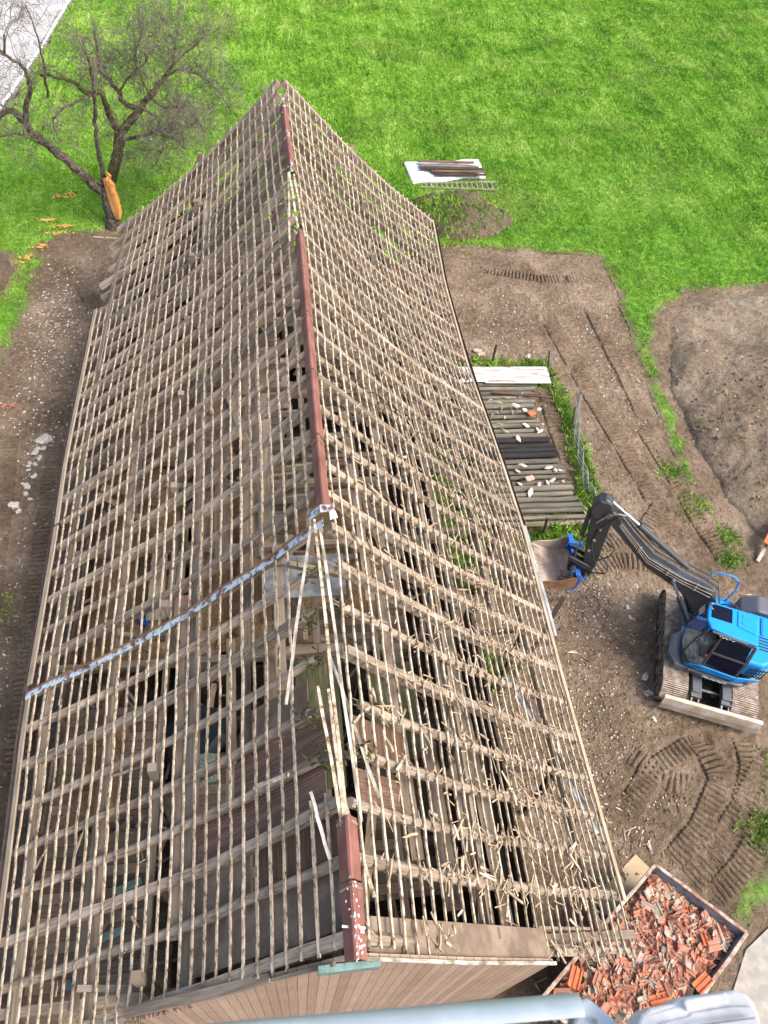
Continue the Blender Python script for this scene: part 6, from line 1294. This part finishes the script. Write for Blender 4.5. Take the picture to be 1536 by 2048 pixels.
# hands: five fingers each, short chains from the palm
for (w_, px_, py_, pz_) in ((10, .49, .20, .86), (14, .53, -.17, .93)):
    i0 = len(V); V.append((px_+.04, py_, pz_-.045)); Ed.append((w_, i0)); rad.append((.034, .018))
    for j, (dy, L) in enumerate(((-.032, .062), (-.012, .075), (.010, .08), (.030, .07))):
        a = len(V); V += [(px_+.06, py_+dy, pz_-.075), (px_+.075, py_+dy, pz_-.075-L*.55), (px_+.068, py_+dy*.9, pz_-.075-L)]; Ed += [(i0, a), (a, a+1), (a+1, a+2)]; rad += [.009, .0085, .007]
    a = len(V); s_ = 1 if py_ < 0 else -1; V += [(px_+.03, py_+s_*.045, pz_-.05), (px_+.045, py_+s_*.06, pz_-.085)]; Ed += [(i0, a), (a, a+1)]; rad += [.011, .008]
skin('body', V, Ed, rad, M['skin'], per)
skin('shirt', [(0, 0, .98), (.05, 0, 1.1), (.16, 0, 1.27), (.25, 0, 1.38), (.22, .17, 1.37), (.27, .25, 1.14), (.22, -.17, 1.37), (.30, -.25, 1.16)], [(0, 1), (1, 2), (2, 3), (3, 4), (4, 5), (3, 6), (6, 7)], [(.165, .15), .155, .165, .145, .09, .065, .09, .065], M['shirt'], per, 0)
skin('trousers', [(0, 0, .95), (0, .1, .86), (.05, .12, .48), (-.03, .13, .12), (0, -.1, .86), (.10, -.12, .48), (.04, -.14, .12)], [(0, 1), (1, 2), (2, 3), (0, 4), (4, 5), (5, 6)], [.15, .115, .085, .07, .115, .085, .07], M['jeans'], per, 0)
for (x, y) in ((-.03, .13), (.04, -.14)): skin('boot', [(x-.04, y, .05), (x+.05, y, .05), (x+.17, y, .035)], [(0, 1), (1, 2)], [.055, .055, .045], M['boot'], per, 0)
skin('hair', [(.36, 0, 1.60), (.38, 0, 1.70), (.345, 0, 1.66)], [(0, 1), (0, 2)], [.105, .085, .08], M['hair'], per, 0)
mb = MB(); mb.path([(.49, 0, 1.62), (.525, 0, 1.595), (.50, 0, 1.585)], .03, .03, seg=6); mb.build('nose', M['skin'], per, smooth=True)
for y in (.09, -.09): mb = MB(); mb.path([(.41, y, 1.60), (.405, y*1.12, 1.63), (.41, y, 1.655)], .025, .02, seg=6); mb.build('ear', M['skin'], per, smooth=True)
for y in (.032, -.032): mb = MB(); mb.path([(.488, y-.01, 1.645), (.488, y+.01, 1.645)], .014, .012, seg=6); mb.build('eye', M['hair'], per)
mb = MB(); mb.path([(.487, -.025, 1.562), (.49, .025, 1.562)], .012, .008, seg=6); mb.build('mouth', M['tile'], per)

# ------------------------------------------------------------------ lift platform edge close below the camera
def near(x, y, d): v = _w((x-768, y-1024, FPX)).normalized(); return Vector((0, 0, CAMH))+v*d
PC = near(900, 2100, 1.25)
pf = thing('lift_platform', 'pale sheet-metal cover and grey moulded panel of the lift platform at the bottom edge', 'lift platform', PC)
def nearpoly(name, pts, depth, down, m, bev=.01):
    mb = MB(Matrix.Translation(-PC)); n = len(pts); top = [near(x, y, depth) for x, y in pts]; e = Vector((0, 0, -down)); mb.add([tuple(p) for p in top]+[tuple(p+e) for p in top], [tuple(range(n)), tuple(range(2*n-1, n-1, -1))]+[(i, n+i, n+(i+1) % n, (i+1) % n) for i in range(n)]); return mb.build(name, m, pf, bevel=bev)
# rounded metal cover: quarter round roll along its upper edge
mb = MB(Matrix.Translation(-PC)); n = 9; L0, L1 = near(250, 2112, 1.25), near(1160, 2034, 1.25); ax = (L1-L0).normalized(); upv = (near(705, 2000, 1.25)-near(705, 2060, 1.25)).normalized(); outv = ax.cross(upv).normalized(); outv = outv if outv.z > 0 else -outv
vs = []; steps = 12
for i in range(2):
    p0 = (L0, L1)[i]
    for j in range(steps+1): a = math.pi*j/steps*1.0; vs.append(tuple(p0+upv*math.sin(a)*.028+outv*(-math.cos(a))*.028))
fs = [(j, j+1, steps+2+j, steps+1+j) for j in range(steps)]+[tuple(range(steps+1)), tuple(range(2*steps+1, steps, -1))]
mb.add(vs, fs); mb.build('rolled_edge', M['alu'], pf, smooth=True)
nearpoly('cover', [(200, 2130), (1150, 2045), (1172, 2010), (1250, 2062), (1300, 2110), (1300, 2300), (200, 2300)], 1.262, .04, M['alu'], .004)
nearpoly('corner_cap', [(1148, 2040), (1164, 1998), (1176, 1994), (1205, 2018), (1250, 2056), (1296, 2110), (1130, 2110)], 1.245, .035, M['alu'], .006)
nearpoly('moulded_panel', [(1266, 2075), (1282, 2028), (1300, 2014), (1345, 2006), (1362, 1994), (1468, 1979), (1492, 1986), (1504, 1999), (1512, 2010), (1530, 2070), (1545, 2200), (1266, 2200)], 1.2, .05, M['plastic'], .004)
nearpoly('raised_block', [(1366, 2004), (1371, 1997), (1452, 1984), (1459, 2000), (1458, 2006), (1374, 2022)], 1.192, .02, M['plastic'], .003)
nearpoly('raised_block', [(1378, 2032), (1382, 2025), (1462, 2012), (1504, 2012), (1516, 2022), (1524, 2060), (1300, 2100), (1320, 2046)], 1.196, .02, M['plastic'], .002)

# screws and a seam on the sheet-metal cover
for x, y in ((420, 2075), (560, 2066), (700, 2057), (840, 2048), (980, 2040), (1110, 2031), (1190, 2035)):
    mb = MB(Matrix.Translation(-PC)); a = near(x, y+8, 1.235); b_ = near(x, y+8, 1.262); mb.cyl(a, b_, .0035, 8); mb.build('screw', M['steelgrey'], pf)
nearpoly('seam_strip', [(1095, 2052), (1102, 2050), (1118, 2110), (1110, 2110)], 1.24, .01, M['steelgrey'], .001)
nearpoly('panel_groove', [(1300, 2062), (1510, 2034), (1511, 2037), (1301, 2066)], 1.188, .004, M['steelgrey'], .0005)
